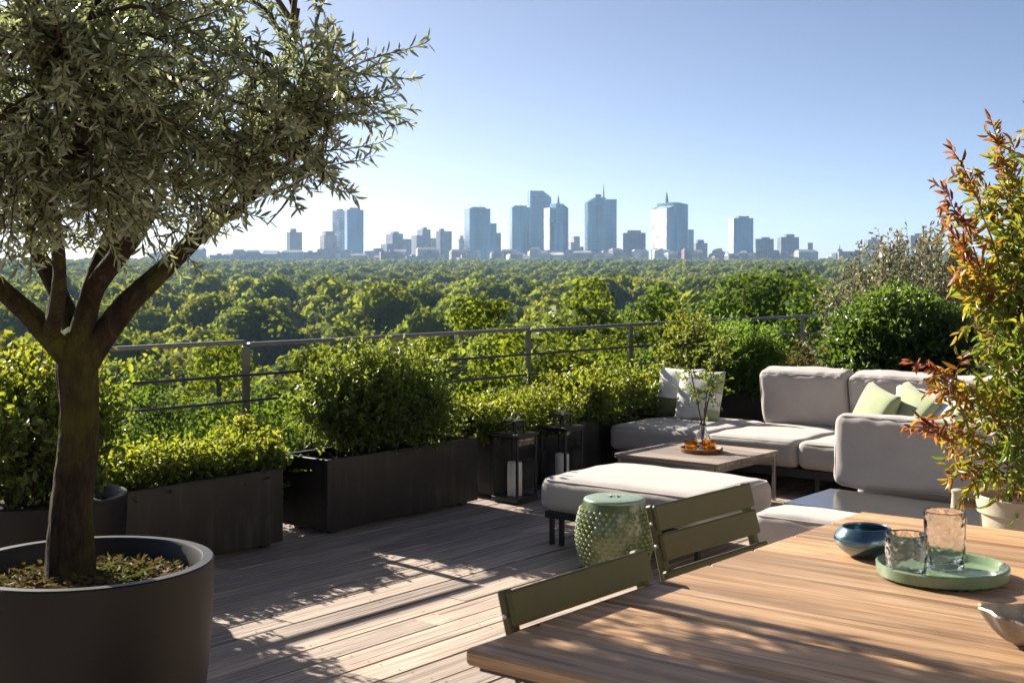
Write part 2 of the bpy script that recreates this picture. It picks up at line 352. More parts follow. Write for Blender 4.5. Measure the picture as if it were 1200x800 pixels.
# ------------------------------------------------------------------ terrace
def make_deck():
    m = MB(); bw, gap = .150, .006; n = -3.25; k = 0
    while n < 5.9:
        s = -2.0 - random.random()*2
        while s < 13:
            L = random.choice((2.4, 3.0, 3.6, 4.2)); y0, y1 = n+gap/2, n+bw-gap/2; b = .003
            x0, x1 = s+.0015, s+L-.0015; dz = random.uniform(-.0012, .0012)
            v = [(x0, y0, -.03), (x0, y0, -b+dz), (x0, y0+b, dz), (x0, y1-b, dz), (x0, y1, -b+dz), (x0, y1, -.03)]
            v += [(x1, y, z) for _, y, z in v]
            m.add(v, [(i, i+1, i+7, i+6) for i in range(5)] + [tuple(range(6)), tuple(range(6, 12))])
            s += L
        n += bw; k += 1
    o = m.build('deck', M['deck']); o.rotation_euler = (0, 0, R(AX)); tag(o, kind='structure')
    m = MB(); m.box((5.5, 1.3, -.25), (15.2, 9.3, .4)); o = m.build('terrace_floor', M['slab']); o.rotation_euler = (0, 0, R(AX)); tag(o, kind='structure')
make_deck()
def deck_screws():
    m = MB(); hexa = [(math.cos(i*math.pi/3)*.0038, math.sin(i*math.pi/3)*.0038) for i in range(6)]
    n = -3.25
    while n < 5.9:
        for k in range(24):
            s = -1.6+k*.6
            for dn in (.030, .120):
                x, y = s+random.uniform(-.004, .004), n+dn+random.uniform(-.004, .004); m.add([(x+a, y+b, .0019) for a, b in hexa], [tuple(range(6))], .5)
        n += .150
    o = m.build('deck_screws', M['metal']); o.rotation_euler = (0, 0, R(AX)); tag(o, kind='structure')
deck_screws()

def make_railing():
    t = tthing('railing', 'long grey metal railing with three thin rails edging the terrace', 'railing', 4.0, 5.52)
    zt = lambda s: .978 - .0035*(s-4.0)
    sA, sB = -1.5, 13.0
    def bar(dz, r, nm, mat, flat=1.0):
        m = MB(); m.tube([(s-4, 0, zt(s)+dz) for s in np.linspace(sA, sB, 8)], r, 12, flat=flat); m.build(nm, mat, t, smooth=True)
    m = MB()
    for a, b in ((sA, 4.535), (4.545, 7.02), (7.03, 10.04), (10.05, sB)):
        m.box(((a+b)/2-4, 0, (zt(a)+zt(b))/2), (b-a-.004, .05, .022), .006)
    m.build('handrail', M['rail'], t)
    bar(-.170, .008, 'rail', M['metal']); bar(-.310, .008, 'rail', M['metal'])
    for s in (-.4, .8, 2.05, 3.3, 4.54, 5.78, 7.02, 8.30, 9.15, 10.05, 11.22, 12.4):
        m = MB(); wd = .05 if s not in (9.15,) else .03
        m.box((s-4, 0, (zt(s)-.012)/2-.03), (wd, .012, zt(s)-.012+.06), .002); m.build('post', M['rail'], t)
        
make_railing()

# unseen house front added behind camera to bounce daylight: pale render, glazed doors
def house():
    t = tthing('bounce_facade', 'pale rendered penthouse facade with glazed doors, added unseen to bounce daylight', 'house', 4.0, -3.6)
    m = MB(); spans = [(-6, -3.4), (-.8, .6), (3.2, 4.6), (7.2, 9.5)]; Hh = 3.1
    for a, b in spans: m.box(((a+b)/2, 0, Hh/2), (b-a, .3, Hh), .003)
    m.box((1.75, 0, Hh+.35), (15.5, .3, .69), .003); m.build('wall', M['render'], t)
    for a, b in zip((-3.4, .6, 4.6), (-.8, 3.2, 7.2)):
        f = MB(); 
        for x in (a+.05, (a+b)/2, b-.05): f.box((x, -.02, 1.5), (.08, .06, 2.98), .003)
        f.box(((a+b)/2, -.02, 3.04), (b-a-.01, .06, .08), .003); fo_ = f.build('door_frame', M['metal'], t)
        for x in ((a+(a+b)/2)/2, (b+(a+b)/2)/2):
            g_ = MB(); g_.box((x, -.02, 1.5), ((b-a)/2-.1, .012, 2.9)); g_.build('pane', M['pane'], fo_)
    m = MB(); m.box((1.75, -3.0, 1.5), (15.5, .1, 3.0)); m.build('inner_wall', M['render'], t)
house()

# ---- planters
def soil_patch(parent, sx, sy, z, n=14):
    vs, fs = [], []
    for i in range(n+1):
        for j in range(n+1):
            x, y = (i/n-.5)*sx, (j/n-.5)*sy; vs.append((x, y, z+.012*mnoise.noise(Vector((x*14, y*14, z)))))
    for i in range(n):
        for j in range(n): a = i*(n+1)+j; fs.append((a, a+1, a+n+2, a+n+1))
    m = MB(); m.add(vs, fs, .5); return m.build('soil', M['soil'], parent, smooth=True)
def planter_box(label, s0, s1, n0, n1, h=.385, hooks=False):
    t = tthing('planter_box', label, 'planter', (s0+s1)/2, (n0+n1)/2, 0, 0, 'dark rectangular planters along the railing')
    L, D, th = s1-s0, n1-n0, .014; m = MB()
    m.box((0, -D/2+th/2, h/2+.012), (L, th, h-.024), .002); m.box((0, D/2-th/2, h/2+.012), (L, th, h-.024), .002)
    m.box((-L/2+th/2, 0, h/2+.012), (th, D-2*th-.001, h-.024), .002); m.box((L/2-th/2, 0, h/2+.012), (th, D-2*th-.001, h-.024), .002)
    m.box((0, 0, .03), (L-2*th-.002, D-2*th-.002, .02)); m.build('box', M['planter'], t)
    m = MB(); r = .026
    m.box((0, -D/2+r/2-.004, h), (L+.008, r, .008), .002); m.box((0, D/2-r/2+.004, h), (L+.008, r, .008), .002)
    m.box((-L/2+r/2-.004, 0, h), (r, D-2*r+.006, .008), .002); m.box((L/2-r/2+.004, 0, h), (r, D-2*r+.006, .008), .002); m.build('rim', M['planter'], t)
    for x in (-L/2+.08, L/2-.08):
        for y in (-D/2+.06, D/2-.06):
            f = MB(); f.box((x, y, .011), (.05, .05, .020), .002); f.build('foot', M['metal'], t)
    soil_patch(t, L-2*th-.004, D-2*th-.004, h-.045)
    return t
planter_box('low dark planter holding the golden hedge beside the olive tree trunk', 3.36, 4.29, 4.93, 5.28)
planter_box('dark rectangular planter carrying the tall rounded bush', 4.59, 5.79, 4.93, 5.29, .39)
planter_box('dark planter standing behind the two candle lanterns', 5.97, 7.06, 4.95, 5.29)
planter_box('long dark planter behind the sofa corner with the patchwork pillow', 7.10, 9.9, 5.02, 5.36, .40)
planter_box('dark planter under the bronze shrub at the far railing end', 9.95, 11.6, 5.00, 5.34, .40)
t = planter_box('square dark planter under the dense round bush behind the sofa', 9.2, 10.3, 3.48, 4.48, .45)

def round_planter(label, x, y, r, h, r0, th, name='round_planter'):
    t = thing(name, label, 'plant pot', (x, y, 0), 0)
    m = MB(); prof = [(0, .0), (r0-.01, .0), (r0, .01)]
    for i in range(1, 9):
        f = i/8; prof.append((r0+(r-r0)*math.sin(f*math.pi/2)**.8, .01+(h-.02)*f))
    prof += [(r, h-.004), (r-.004, h), (r-th+.004, h), (r-th, h-.006), (r-th-.012, h-.10), (0, h-.102)]
    m.lathe(prof, 96); m.build('pot', M['pot'], t, angle=35)
    return t
OP = at(100, 658, 3.61)
t = round_planter('large round dark pot holding the olive tree', OP[0], OP[1], .352, .555, .30, .035)
m = MB(); pr = []
for i in range(9):
    q = .305*(1-i/8); pr.append((max(q, 0), .485+.03*(i/8)**.7))
m.lathe(pr, 48, wob=.0); so_ = m.build('soil', M['soil'], t, smooth=True)
# leaf litter and creeping ground cover in the olive pot: uncountable
n = 1900; a = rng.random(n)*2*np.pi; rr = .30*np.sqrt(rng.random(n)); P = np.stack([rr*np.cos(a), rr*np.sin(a), .49+.03*(1-rr/.3)+rng.random(n)*.012], 1)
D = np.stack([rng.normal(size=n), rng.normal(size=n), np.abs(rng.normal(size=n))*.18], 1)
V, F, vv = leaf_arrays(P, D, .018+.022*rng.random(n), .009+.007*rng.random(n), np.where(lump(P, 12)+.25*rng.normal(size=n) > .55, .2*rng.random(n), .62+.38*rng.random(n)))
o = link('ground_cover', np_mesh('ground_cover', V, F, vv), M['cover_leaf']); o.location = (OP[0], OP[1], 0); tag(o, 'creeping ground cover and dry leaves around the olive trunk', 'ground cover', kind='stuff')
P2 = W(2.93, 4.90)
t = round_planter('round dark pot behind the olive tree with a loose yellow shrub', P2[0], P2[1], .36, .44, .31, .03)
m = MB(); m.lathe([(.322, .385), (.2, .40), (0, .405)], 40); m.build('soil', M['soil'], t, smooth=True)

# ------------------------------------------------------------------ shrubs
def shrub(name, label, cat, s, n, z, size, nclus, leaf, mat, seed, shape='dome', perc=11, tipvar=.0, shell=.45, lumps=.22, stems=26, wide=.5, tw=.11, up=.55, droop=0.0, group=None, stemat='twig', shoots=14):
    global rng
    rng = np.random.default_rng(seed)
    t = tthing(name, label, cat, s, n, z, 0, group); hx, hy, hz = size[0]/2, size[1]/2, size[2]
    U = unit(rng.normal(size=(nclus, 3)))
    rad = (shell + (1-shell)*rng.random(nclus)**.6)[:, None]
    if shape == 'box':
        Q = rng.uniform(-1, 1, (nclus, 3)); k = rng.random(nclus) < .75
        ax = np.argmax(np.abs(Q)*np.array([.6, 1, 1.0]), axis=1); mx = np.abs(Q[np.arange(nclus), ax])[:, None]
        Q = np.where(k[:, None], Q/np.maximum(mx, .35), Q); Q = np.clip(Q, -1, 1)
        out = unit(np.sign(Q)*np.abs(Q)**6+1e-6)
        P = Q*(1+lumps*lump(Q*np.array([hx, hy, hz])*4+seed, 1.5, seed))[:, None] if False else Q.copy()
        P = P*np.array([hx, hy, hz/2]) + np.array([0, 0, hz/2])
        P += out*(lumps*lump(P, 7.0, seed)*.35)[:, None]
    else:
        U[:, 2] = U[:, 2]*.95+.05
        sc_ = (1+lumps*lump(U, 2.6, seed)+.5*lumps*lump(U, 6.0, seed+3))[:, None]
        P = U*rad*sc_*np.array([hx, hy, hz/2]) + np.array([0, 0, hz/2]); out = U
    Dt = unit(out*.55 + np.array([0, 0, up]) + rng.normal(size=(nclus, 3))*.45)
    tl = tw*(.6+.8*rng.random(nclus))
    sh = rng.choice(nclus, min(shoots, nclus), replace=False); tl[sh] *= rng.uniform(1.4, 2.4, len(sh))
    k = perc; idx = np.repeat(np.arange(nclus), k); f = np.tile(np.linspace(.1, 1, k), nclus)
    P0 = P[idx] + Dt[idx]*(tl[idx]*f)[:, None] + np.array([0, 0, -1])*(droop*(f**2)*tl[idx])[:, None]
    Dl = unit(Dt[idx]*.55 + unit(rng.normal(size=(nclus*k, 3)))*.9*wide*2)
    L = leaf[0]*(.65+.6*rng.random(nclus*k)); Wd = L*leaf[1]
    hgt = np.clip((P0[:, 2])/hz, 0, 1)
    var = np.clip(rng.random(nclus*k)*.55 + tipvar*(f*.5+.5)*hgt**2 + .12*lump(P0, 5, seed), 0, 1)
    P0[:, 2] = np.maximum(P0[:, 2], .005)
    V, F, vv = leaf_arrays(P0, Dl, L, Wd, var)
    link('foliage', np_mesh('foliage', V, F, vv), M[mat], t)
    m = MB()
    for i in rng.choice(nclus, min(stems, nclus), replace=False):
        e = P[i]; b = np.array([e[0]*.55+rng.normal()*.02, e[1]*.4, -.01]); mid = (b+e)/2+rng.normal(size=3)*.03
        m.tube([b, (b*.6+mid*.4), mid, e], [.006, .005, .004, .002], 5)
    for i in rng.choice(nclus, min(nclus, stems*12), replace=False):
        m.tube([P[i], P[i]+Dt[i]*tl[i]], [.0022, .001], 4, cap=False)
    m.build('stems', M[stemat], t, smooth=True)
    return t
G = 'shrubs in the planters'
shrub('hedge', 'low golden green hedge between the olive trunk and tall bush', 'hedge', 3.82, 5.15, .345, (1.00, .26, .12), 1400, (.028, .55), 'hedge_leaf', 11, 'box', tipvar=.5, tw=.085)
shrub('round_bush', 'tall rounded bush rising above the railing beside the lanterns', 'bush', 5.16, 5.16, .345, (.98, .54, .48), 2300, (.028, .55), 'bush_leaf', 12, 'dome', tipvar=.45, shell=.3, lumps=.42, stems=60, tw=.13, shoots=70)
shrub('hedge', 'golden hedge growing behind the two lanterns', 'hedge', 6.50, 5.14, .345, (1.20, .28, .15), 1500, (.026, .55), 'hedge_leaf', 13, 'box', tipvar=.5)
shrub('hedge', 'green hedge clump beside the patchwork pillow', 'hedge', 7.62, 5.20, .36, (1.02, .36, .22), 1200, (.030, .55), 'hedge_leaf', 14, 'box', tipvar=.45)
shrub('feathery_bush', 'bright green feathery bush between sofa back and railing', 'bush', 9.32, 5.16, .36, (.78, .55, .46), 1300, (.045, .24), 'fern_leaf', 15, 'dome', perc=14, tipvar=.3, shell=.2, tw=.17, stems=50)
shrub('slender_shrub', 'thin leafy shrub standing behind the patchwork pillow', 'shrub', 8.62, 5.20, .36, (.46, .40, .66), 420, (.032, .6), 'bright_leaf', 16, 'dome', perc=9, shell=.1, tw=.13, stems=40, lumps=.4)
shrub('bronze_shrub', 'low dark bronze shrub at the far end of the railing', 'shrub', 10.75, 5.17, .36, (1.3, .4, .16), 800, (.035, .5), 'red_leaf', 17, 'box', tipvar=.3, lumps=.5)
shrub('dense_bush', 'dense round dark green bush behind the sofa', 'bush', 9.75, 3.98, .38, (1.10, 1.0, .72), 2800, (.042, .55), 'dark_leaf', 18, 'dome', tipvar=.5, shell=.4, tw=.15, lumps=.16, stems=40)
shrub('silvery_shrub', 'loose silvery shrub rising behind the dense round bush', 'shrub', 10.9, 4.35, .0, (1.5, 1.3, 1.62), 900, (.045, .45), 'grey_leaf', 19, 'dome', tipvar=.5, shell=.5, tw=.24, lumps=.3, stems=90, perc=13, up=.9)
shrub('dense_bush', 'dark leafy bush behind the autumn coloured plant', 'bush', 9.6, 2.35, .0, (1.5, 1.3, 1.25), 2200, (.045, .55), 'dark_leaf', 28, 'dome', tipvar=.3, shell=.4, tw=.15, lumps=.2, stems=40)
shrub('loose_shrub', 'loose yellow green shrub in the pot behind the olive', 'shrub', 2.93, 4.92, .39, (.70, .70, .60), 900, (.034, .55), 'hedge_leaf', 20, 'dome', tipvar=.6, shell=.2, tw=.14, lumps=.35, stems=60, perc=10)
shrub('low_shrub', 'yellowing low shrub in the gap left of the tall bush', 'shrub', 4.42, 5.40, .0, (.34, .26, .52), 700, (.028, .55), 'hedge_leaf', 21, 'dome', tipvar=.6, shell=.3, stems=40)

# ------------------------------------------------------------------ olive tree
def olive():
    global rng
    rng = np.random.default_rng(31)
    t = thing('olive_tree', 'gnarled olive tree with silver green crown in a round pot', 'tree', (OP[0]-.045, OP[1], .47), 0)
    o = np.array([OP[0]-.045, OP[1], .47])
    def p(u, v, Y): return np.array(at(u, v, Y)) - o
    m = MB()
    base = [(0, 0, 0), (.0, 0, .06), p(85, 600, 3.61), p(90, 540, 3.62), p(91, 480, 3.61), p(92, 425, 3.61), p(94, 385, 3.61)]
    fb = np.linspace(0, 6, 60); bp = np.array([np.array(q, float) for q in base])
    pth = [np.array([np.interp(x, range(7), bp[:, k]) for k in range(3)])+.004*np.array([math.sin(x*2.1), math.cos(x*1.7), 0]) for x in fb]
    m.tube(pth, list(np.interp(fb, range(7), [.088, .068, .059, .055, .053, .057, .012])), 48, rough=.0)
    for vi, vq in enumerate(m.v):
        v3 = Vector(vq); th = math.atan2(v3.y, v3.x-.02); k = 1+.10*mnoise.noise(Vector((math.cos(th)*3.2, math.sin(th)*3.2, v3.z*1.6)))+.07*mnoise.noise(Vector((math.cos(th)*9, math.sin(th)*9, v3.z*5)))+.035*mnoise.noise(Vector((math.cos(th)*22, math.sin(th)*22, v3.z*16)))
        c3 = np.array([np.interp(v3.z, [q[2] for q in pth], [q[a_] for q in pth]) for a_ in (0, 1)]); m.v[vi] = (c3[0]+(v3.x-c3[0])*k, c3[1]+(v3.y-c3[1])*k, v3.z)
    limbs = [
        ([p(92, 430, 3.61), p(60, 395, 3.56), p(20, 355, 3.5), p(-50, 290, 3.4), p(-110, 190, 3.3), p(-150, 90, 3.25)], [.056, .044, .040, .034, .024, .012]),
        ([p(90, 420, 3.63), p(72, 350, 3.7), p(42, 290, 3.74), p(25, 220, 3.76), p(0, 120, 3.75), p(-30, 20, 3.7)], [.050, .036, .030, .022, .016, .008]),
        ([p(92, 410, 3.60), p(112, 335, 3.52), p(155, 270, 3.42), p(150, 210, 3.36), p(125, 120, 3.3), p(115, 0, 3.22), p(120, -120, 3.2)], [.05, .040, .038, .026, .018, .013, .008]),
        ([p(100, 425, 3.61), p(150, 355, 3.6), p(210, 298, 3.62), p(255, 245, 3.56), p(300, 180, 3.48), p(330, 100, 3.4), p(350, 10, 3.35)], [.055, .046, .040, .030, .020, .013, .007]),
        ([p(210, 298, 3.62), p(270, 250, 3.45), p(330, 200, 3.3), p(380, 140, 3.2)], [.028, .02, .013, .006]),
        ([p(96, 400, 3.64), p(110, 320, 3.7), p(150, 230, 3.8), p(190, 130, 3.85), p(210, 20, 3.85)], [.045, .032, .024, .015, .008]),
        ([p(60, 395, 3.56), p(70, 320, 3.3), p(60, 230, 3.1), p(80, 130, 2.95), p(70, 20, 2.9)], [.036, .026, .02, .013, .007])]
    for pa, ra in limbs:
        P_ = np.array(pa); f = np.linspace(0, len(pa)-1, (len(pa)-1)*4+1); q = []
        for x in f:
            i = min(int(x), len(pa)-2); a_ = x-i; p0 = P_[max(i-1, 0)]; p1 = P_[i]; p2 = P_[i+1]; p3 = P_[min(i+2, len(pa)-1)]
            q.append(.5*((2*p1)+(-p0+p2)*a_+(2*p0-5*p1+4*p2-p3)*a_**2+(-p0+3*p1-3*p2+p3)*a_**3))
        m.tube(q, list(np.interp(f, range(len(ra)), ra)*.70), 16, rough=.34)
    m.tube([p(92, 425, 3.61), p(94, 408, 3.61), p(96, 392, 3.61), p(97, 384, 3.61), p(97, 378, 3.61)], [.055, .060, .052, .035, .004], 16, rough=.3)
    # sawn stump on the middle limb
    m.tube([p(150, 280, 3.45), p(160, 258, 3.36), p(166, 248, 3.31)], [.032, .040, .040], 12, rough=.15)
    m.build('trunk', M['bark'], t, smooth=True)
    # secondary branches towards the crown envelope, twigs on them, leaves in pairs on the twigs
    cen = np.array([-1.22, 2.97, 2.08]) - o; rad = np.array([.72, .56, .70])
    starts = []
    for pa, ra in limbs:
        for i in range(1, len(pa)):
            for q in np.linspace(0, 1, 5)[:-1]: starts.append(pa[i-1]*(1-q)+pa[i]*q)
    starts = np.array(starts); branches = []
    tips = [p(386, 84, 2.9), p(376, 10, 2.95), p(368, 122, 2.9), p(372, 222, 2.85), p(312, 262, 2.95), p(330, 212, 3.0), p(376, 176, 2.9), p(285, 245, 2.95), p(240, 265, 3.0), p(365, 60, 2.9), p(345, 120, 2.95), p(330, 160, 2.9)]
    for k in range(215):
        u = unit(rng.normal(size=3)); e = cen + u*rad*(.55+.45*rng.random())
        if e[2]+o[2] < 1.47: e[2] = 1.47+.25*rng.random()-o[2]
        if e[2]+o[2] > 2.08 and rng.random() < .8: continue
        tips.append(e)
    for k in range(150): tips.append(np.array([rng.uniform(-1.72, -.66), rng.uniform(2.75, 3.45), rng.uniform(1.44, 1.88)])-o)
    b = MB(); ntw = 0; LP, LD, LL, LV = [], [], [], []
    for bi, e in enumerate(tips):
        d = np.linalg.norm(starts-e, axis=1); s0 = starts[np.argsort(d)[rng.integers(0, 3)]]
        mid = (s0+e)/2 + np.array([0, 0, .10]) + rng.normal(size=3)*.05
        tt = np.linspace(0, 1, 9)[:, None]; path = s0*(1-tt)**2 + mid*2*tt*(1-tt) + e*tt**2
        path += rng.normal(size=path.shape)*.006
        b.tube(path, list(np.linspace(.009, .0018, 9)), 6, cap=False)
        L_ = np.linalg.norm(e-s0); nt_ = int(4 + L_*9)
        for j in range(nt_+1):
            if j == nt_: f0, q = 1.0, path[-1]; dirn = unit(path[-1]-path[-3])
            else:
                f0 = .25 + .75*rng.random(); ii = f0*8; i0 = min(int(ii), 7); q = path[i0]*(1-(ii-i0)) + path[i0+1]*(ii-i0)
                dirn = unit(unit(path[i0+1]-path[i0])*.6 + unit(q-cen)*.35 + rng.normal(size=3)*.55 + np.array([0, 0, .25]))
            tl = .07+.12*rng.random() + (.08 if bi < 12 else 0); nseg = 5; tp = [q]; dd = dirn.copy()
            for z in range(nseg):
                dd = unit(dd + np.array([0, 0, .0]) + rng.normal(size=3)*.09); tp.append(tp[-1]+dd*tl/nseg)
            tp = np.array(tp)
            lo = tp[:, 2].min()+o[2]; xr = tp[-1][0]+o[0]
            if bi >= 12 and (lo < 1.35 or (xr > -.60 and lo < 1.72 and rng.random() < .8)): continue
            if lo < 1.33 or (bi < 12 and lo < 1.50): continue
            b.tube(tp, list(np.linspace(.0022, .0009, nseg+1)), 4, cap=False); npair = int(tl/.0105); ph = rng.random()*6.28
            for z in range(npair):
                ff = (z+1)/npair*nseg; i0 = min(int(ff), nseg-1); q2 = tp[i0]*(1-(ff-i0))+tp[i0+1]*(ff-i0); dv = unit(tp[i0+1]-tp[i0])
                s1 = np.cross(dv, [0, 0, 1.0]); s1 = unit(s1) if np.linalg.norm(s1) > .1 else np.array([1.0, 0, 0]); s2 = np.cross(dv, s1)
                th = ph + (z % 2)*1.57 + rng.normal()*.3
                side = s1*math.cos(th) + s2*math.sin(th)
                for sg in (-1, 1):
                    LP.append(q2); LD.append(dv*.7 + side*sg*.75 + rng.normal(size=3)*.32); LL.append(.023+.0165*rng.random()); LV.append(rng.random())
    b.build('branches', M['twig'], t, smooth=True)
    LP, LD, LL, LV = map(np.array, (LP, LD, LL, LV))
    V, F, vv = leaf_arrays(LP, LD, LL, LL*.22, LV, upbias=.4, fold=.15, curve=.08)
    link('crown', np_mesh('crown', V, F, vv), M['olive_leaf'], t)
    print('olive leaves', len(LP))
olive()

# ------------------------------------------------------------------ soft goods
def rbox(sz, r, bulge=(0, 0, 0), wr=0.0, seed=0, n=18, sag=0.0, pucker=None):
    """rounded, stuffed box centred on the origin, resting bottom at -sz/2"""
    m = MB(); h = np.array(sz)/2; vs, fs, key = [], [], {}
    def vert(c):
        k = tuple(np.round(c, 6))
        if k in key: return key[k]
        c = np.array(c); p = c*h; inner = np.clip(p, -(h-r), h-r); d = p-inner; l = np.linalg.norm(d)
        q = inner + (d/l*r if l > 1e-9 else 0)
        prof = [(1-c[(a+1) % 3]**2)*(1-c[(a+2) % 3]**2) for a in range(3)]
        for a in range(3):
            q[a] += bulge[a]*math.copysign(1, c[a])*abs(c[a])**3*max(prof[a], 0)**.7
        if wr:
            v = Vector((q[0]*6+seed, q[1]*6, q[2]*6)); q = q + np.array(mnoise.noise_vector(v))*wr + np.array(mnoise.noise_vector(v*2.7))*wr*.4
        if pucker: 
            ax, amp, freq = pucker; e = max(0, 1-abs(1-abs(c[2]))*2.2)
            q[ax] *= 1+0*e; q[1] += amp*e*math.sin(c[0]*freq+3*mnoise.noise(Vector((c[0]*4, seed, 0))))*math.copysign(1, c[1])*(abs(c[1]) > .3)
        key[k] = len(vs); vs.append(tuple(q)); return key[k]
    g = np.linspace(-1, 1, n+1); g = np.sign(g)*np.abs(g)**.72
    for a in range(3):
        for sgn in (-1, 1):
            for i in range(n):
                for j in range(n):
                    q = []
                    for x, y in ((g[i], g[j]), (g[i+1], g[j]), (g[i+1], g[j+1]), (g[i], g[j+1])):
                        c = [0, 0, 0]; c[a] = sgn; c[(a+1) % 3] = x; c[(a+2) % 3] = y; q.append(vert(c))
                    fs.append(tuple(q))
    m.add(vs, fs, .5); return m
def seam(sz, r, z, rad=.0035):
    """piping loop around a cushion at height z"""
    h = (sz[0]/2-r*.28, sz[1]/2-r*.28); c = r*1.0; path = []
    for cx, cy, a0 in ((h[0]-c, h[1]-c, 0), (-h[0]+c, h[1]-c, 90), (-h[0]+c, -h[1]+c, 180), (h[0]-c, -h[1]+c, 270)):
        for k in range(6): th = R(a0+k*18); path.append((cx+c*math.cos(th), cy+c*math.sin(th), z))
    path.append(path[0]); m = MB(); m.tube(path, rad, 6, cap=False); return m
def upright_seam(sz, r, parent):
    hx, hz = sz[0]/2-r*.26, sz[2]/2-r*.26; c = r
    for y in (-sz[1]/2+r*.30, sz[1]/2-r*.30):
        path = []
        for cx, cz, a0 in ((hx-c, hz-c, 0), (-hx+c, hz-c, 90), (-hx+c, -hz+c, 180), (hx-c, -hz+c, 270)):
            for k in range(6): th = R(a0+k*18); path.append((cx+c*math.cos(th), y, cz+c*math.sin(th)))
        path.append(path[0]); m = MB(); m.tube(path, .0035, 6, cap=False); m.build('piping', M['fabric'], parent, smooth=True)
def seat_cushion(parent, x, y, z0, z1, sx, sy, seed, r=.035, name='seat_cushion'):
    h = z1-z0; m = rbox((sx, sy, h), r, (.006, .006, .014), .006, seed, 20)
    o = m.build(name, M['fabric'], parent, smooth=True, loc=(x, y, (z0+z1)/2))
    seam((sx, sy), r, h/2-r*.28).build('piping', M['fabric'], o, smooth=True); return o
def legs(parent, pts, h, w=.022):
    for x, y in pts:
        m = MB(); m.box((x, y, h/2), (w, w, h-.001), .002); m.build('leg', M['metal'], parent)
def frame_base(parent, x0, x1, y0, y1, z0, z1):
    m = MB(); m.box(((x0+x1)/2, (y0+y1)/2, (z0+z1)/2), (x1-x0, y1-y0, z1-z0), .004); m.build('frame', M['metal'], parent)
SEAT = .34
# ottoman
t = tthing('ottoman', 'large pale upholstered ottoman on thin dark legs', 'ottoman', 5.46, 3.485)
seat_cushion(t, 0, 0, .172, SEAT, (.70), .95, 3, .05, 'cushion'); frame_base(t, -.325, .325, -.45, .45, .135, .171)
legs(t, [(-.30, .42), (.30, .42), (-.30, -.42), (.30, -.42), (-.30, .36)], .135)
# far sofa, running along local y
t = tthing('corner_sofa', 'long pale sectional sofa facing the coffee table', 'sofa', 7.15, 4.0)
frame_base(t, .02, 1.05, -2.25, .96, .12, .172)
ys = [.95, .20, -.44, -1.08, -2.2]
for i in range(4):
    a, b = ys[i+1]+.004, ys[i]-.004
    seat_cushion(t, .43 if i else .44, (a+b)/2, .174, SEAT, .86, b-a, 10+i, .042)
legs(t, [(.06, .90), (.06, -.55), (.06, -2.2), (1.0, .9), (1.0, -2.2)], .12)
m = MB(); m.box((1.0, -1.0, .40), (.04, 2.5, .44), .006); m.build('back_frame', M['metal'], t)
for i in range(3):
    a, b = ys[i+2]+.006, ys[i+1]-.006
    m = rbox((b-a, .19, .385), .046, (.004, .014, .006), .009, 40+i, 22, pucker=(0, .006, 22))
    o = m.build('back_cushion', M['fabric'], t, smooth=True, loc=(.82, (a+b)/2, .527)); o.rotation_euler = (R(11), 0, R(-90)); upright_seam((b-a, .19, .385), .046, o)
# near module with its back to the camera
t = tthing('sofa_module', 'pale sofa seat seen from behind with glossy rear shelf', 'sofa', 5.70, 2.20)
frame_base(t, -.44, .95, -.62, .46, .10, .165)
m = MB(); m.box((-.225, -.08, .327), (.49, 1.10, .022), .004); m.build('shelf', M['plate'], t)
m = MB(); m.box((-.22, -.08, .24), (.44, 1.04, .148), .004); m.build('shelf_box', M['planter'], t)
m = rbox((.98, .20, .345), .046, (.004, .013, .006), .009, 77, 24, pucker=(0, .006, 24))
o = m.build('back_cushion', M['fabric'], t, smooth=True, loc=(.14, -.02, .515)); o.rotation_euler = (R(-4), 0, R(-90)); upright_seam((.98, .20, .345), .046, o)
seat_cushion(t, .62, -.08, .17, SEAT, .66, 1.08, 5, .04)
legs(t, [(-.40, .42), (.9, .42), (-.40, -.58), (.9, -.58)], .10)
# pouf
t = tthing('pouf', 'low pale upholstered pouf beside the dining table corner', 'pouf', 5.09, 2.22)
seat_cushion(t, 0, 0, .03, .335, .30, .92, 9, .04, 'cushion'); 
legs(t, [(-.11, .4), (.11, .4), (-.11, -.4), (.11, -.4)], .03, .03)
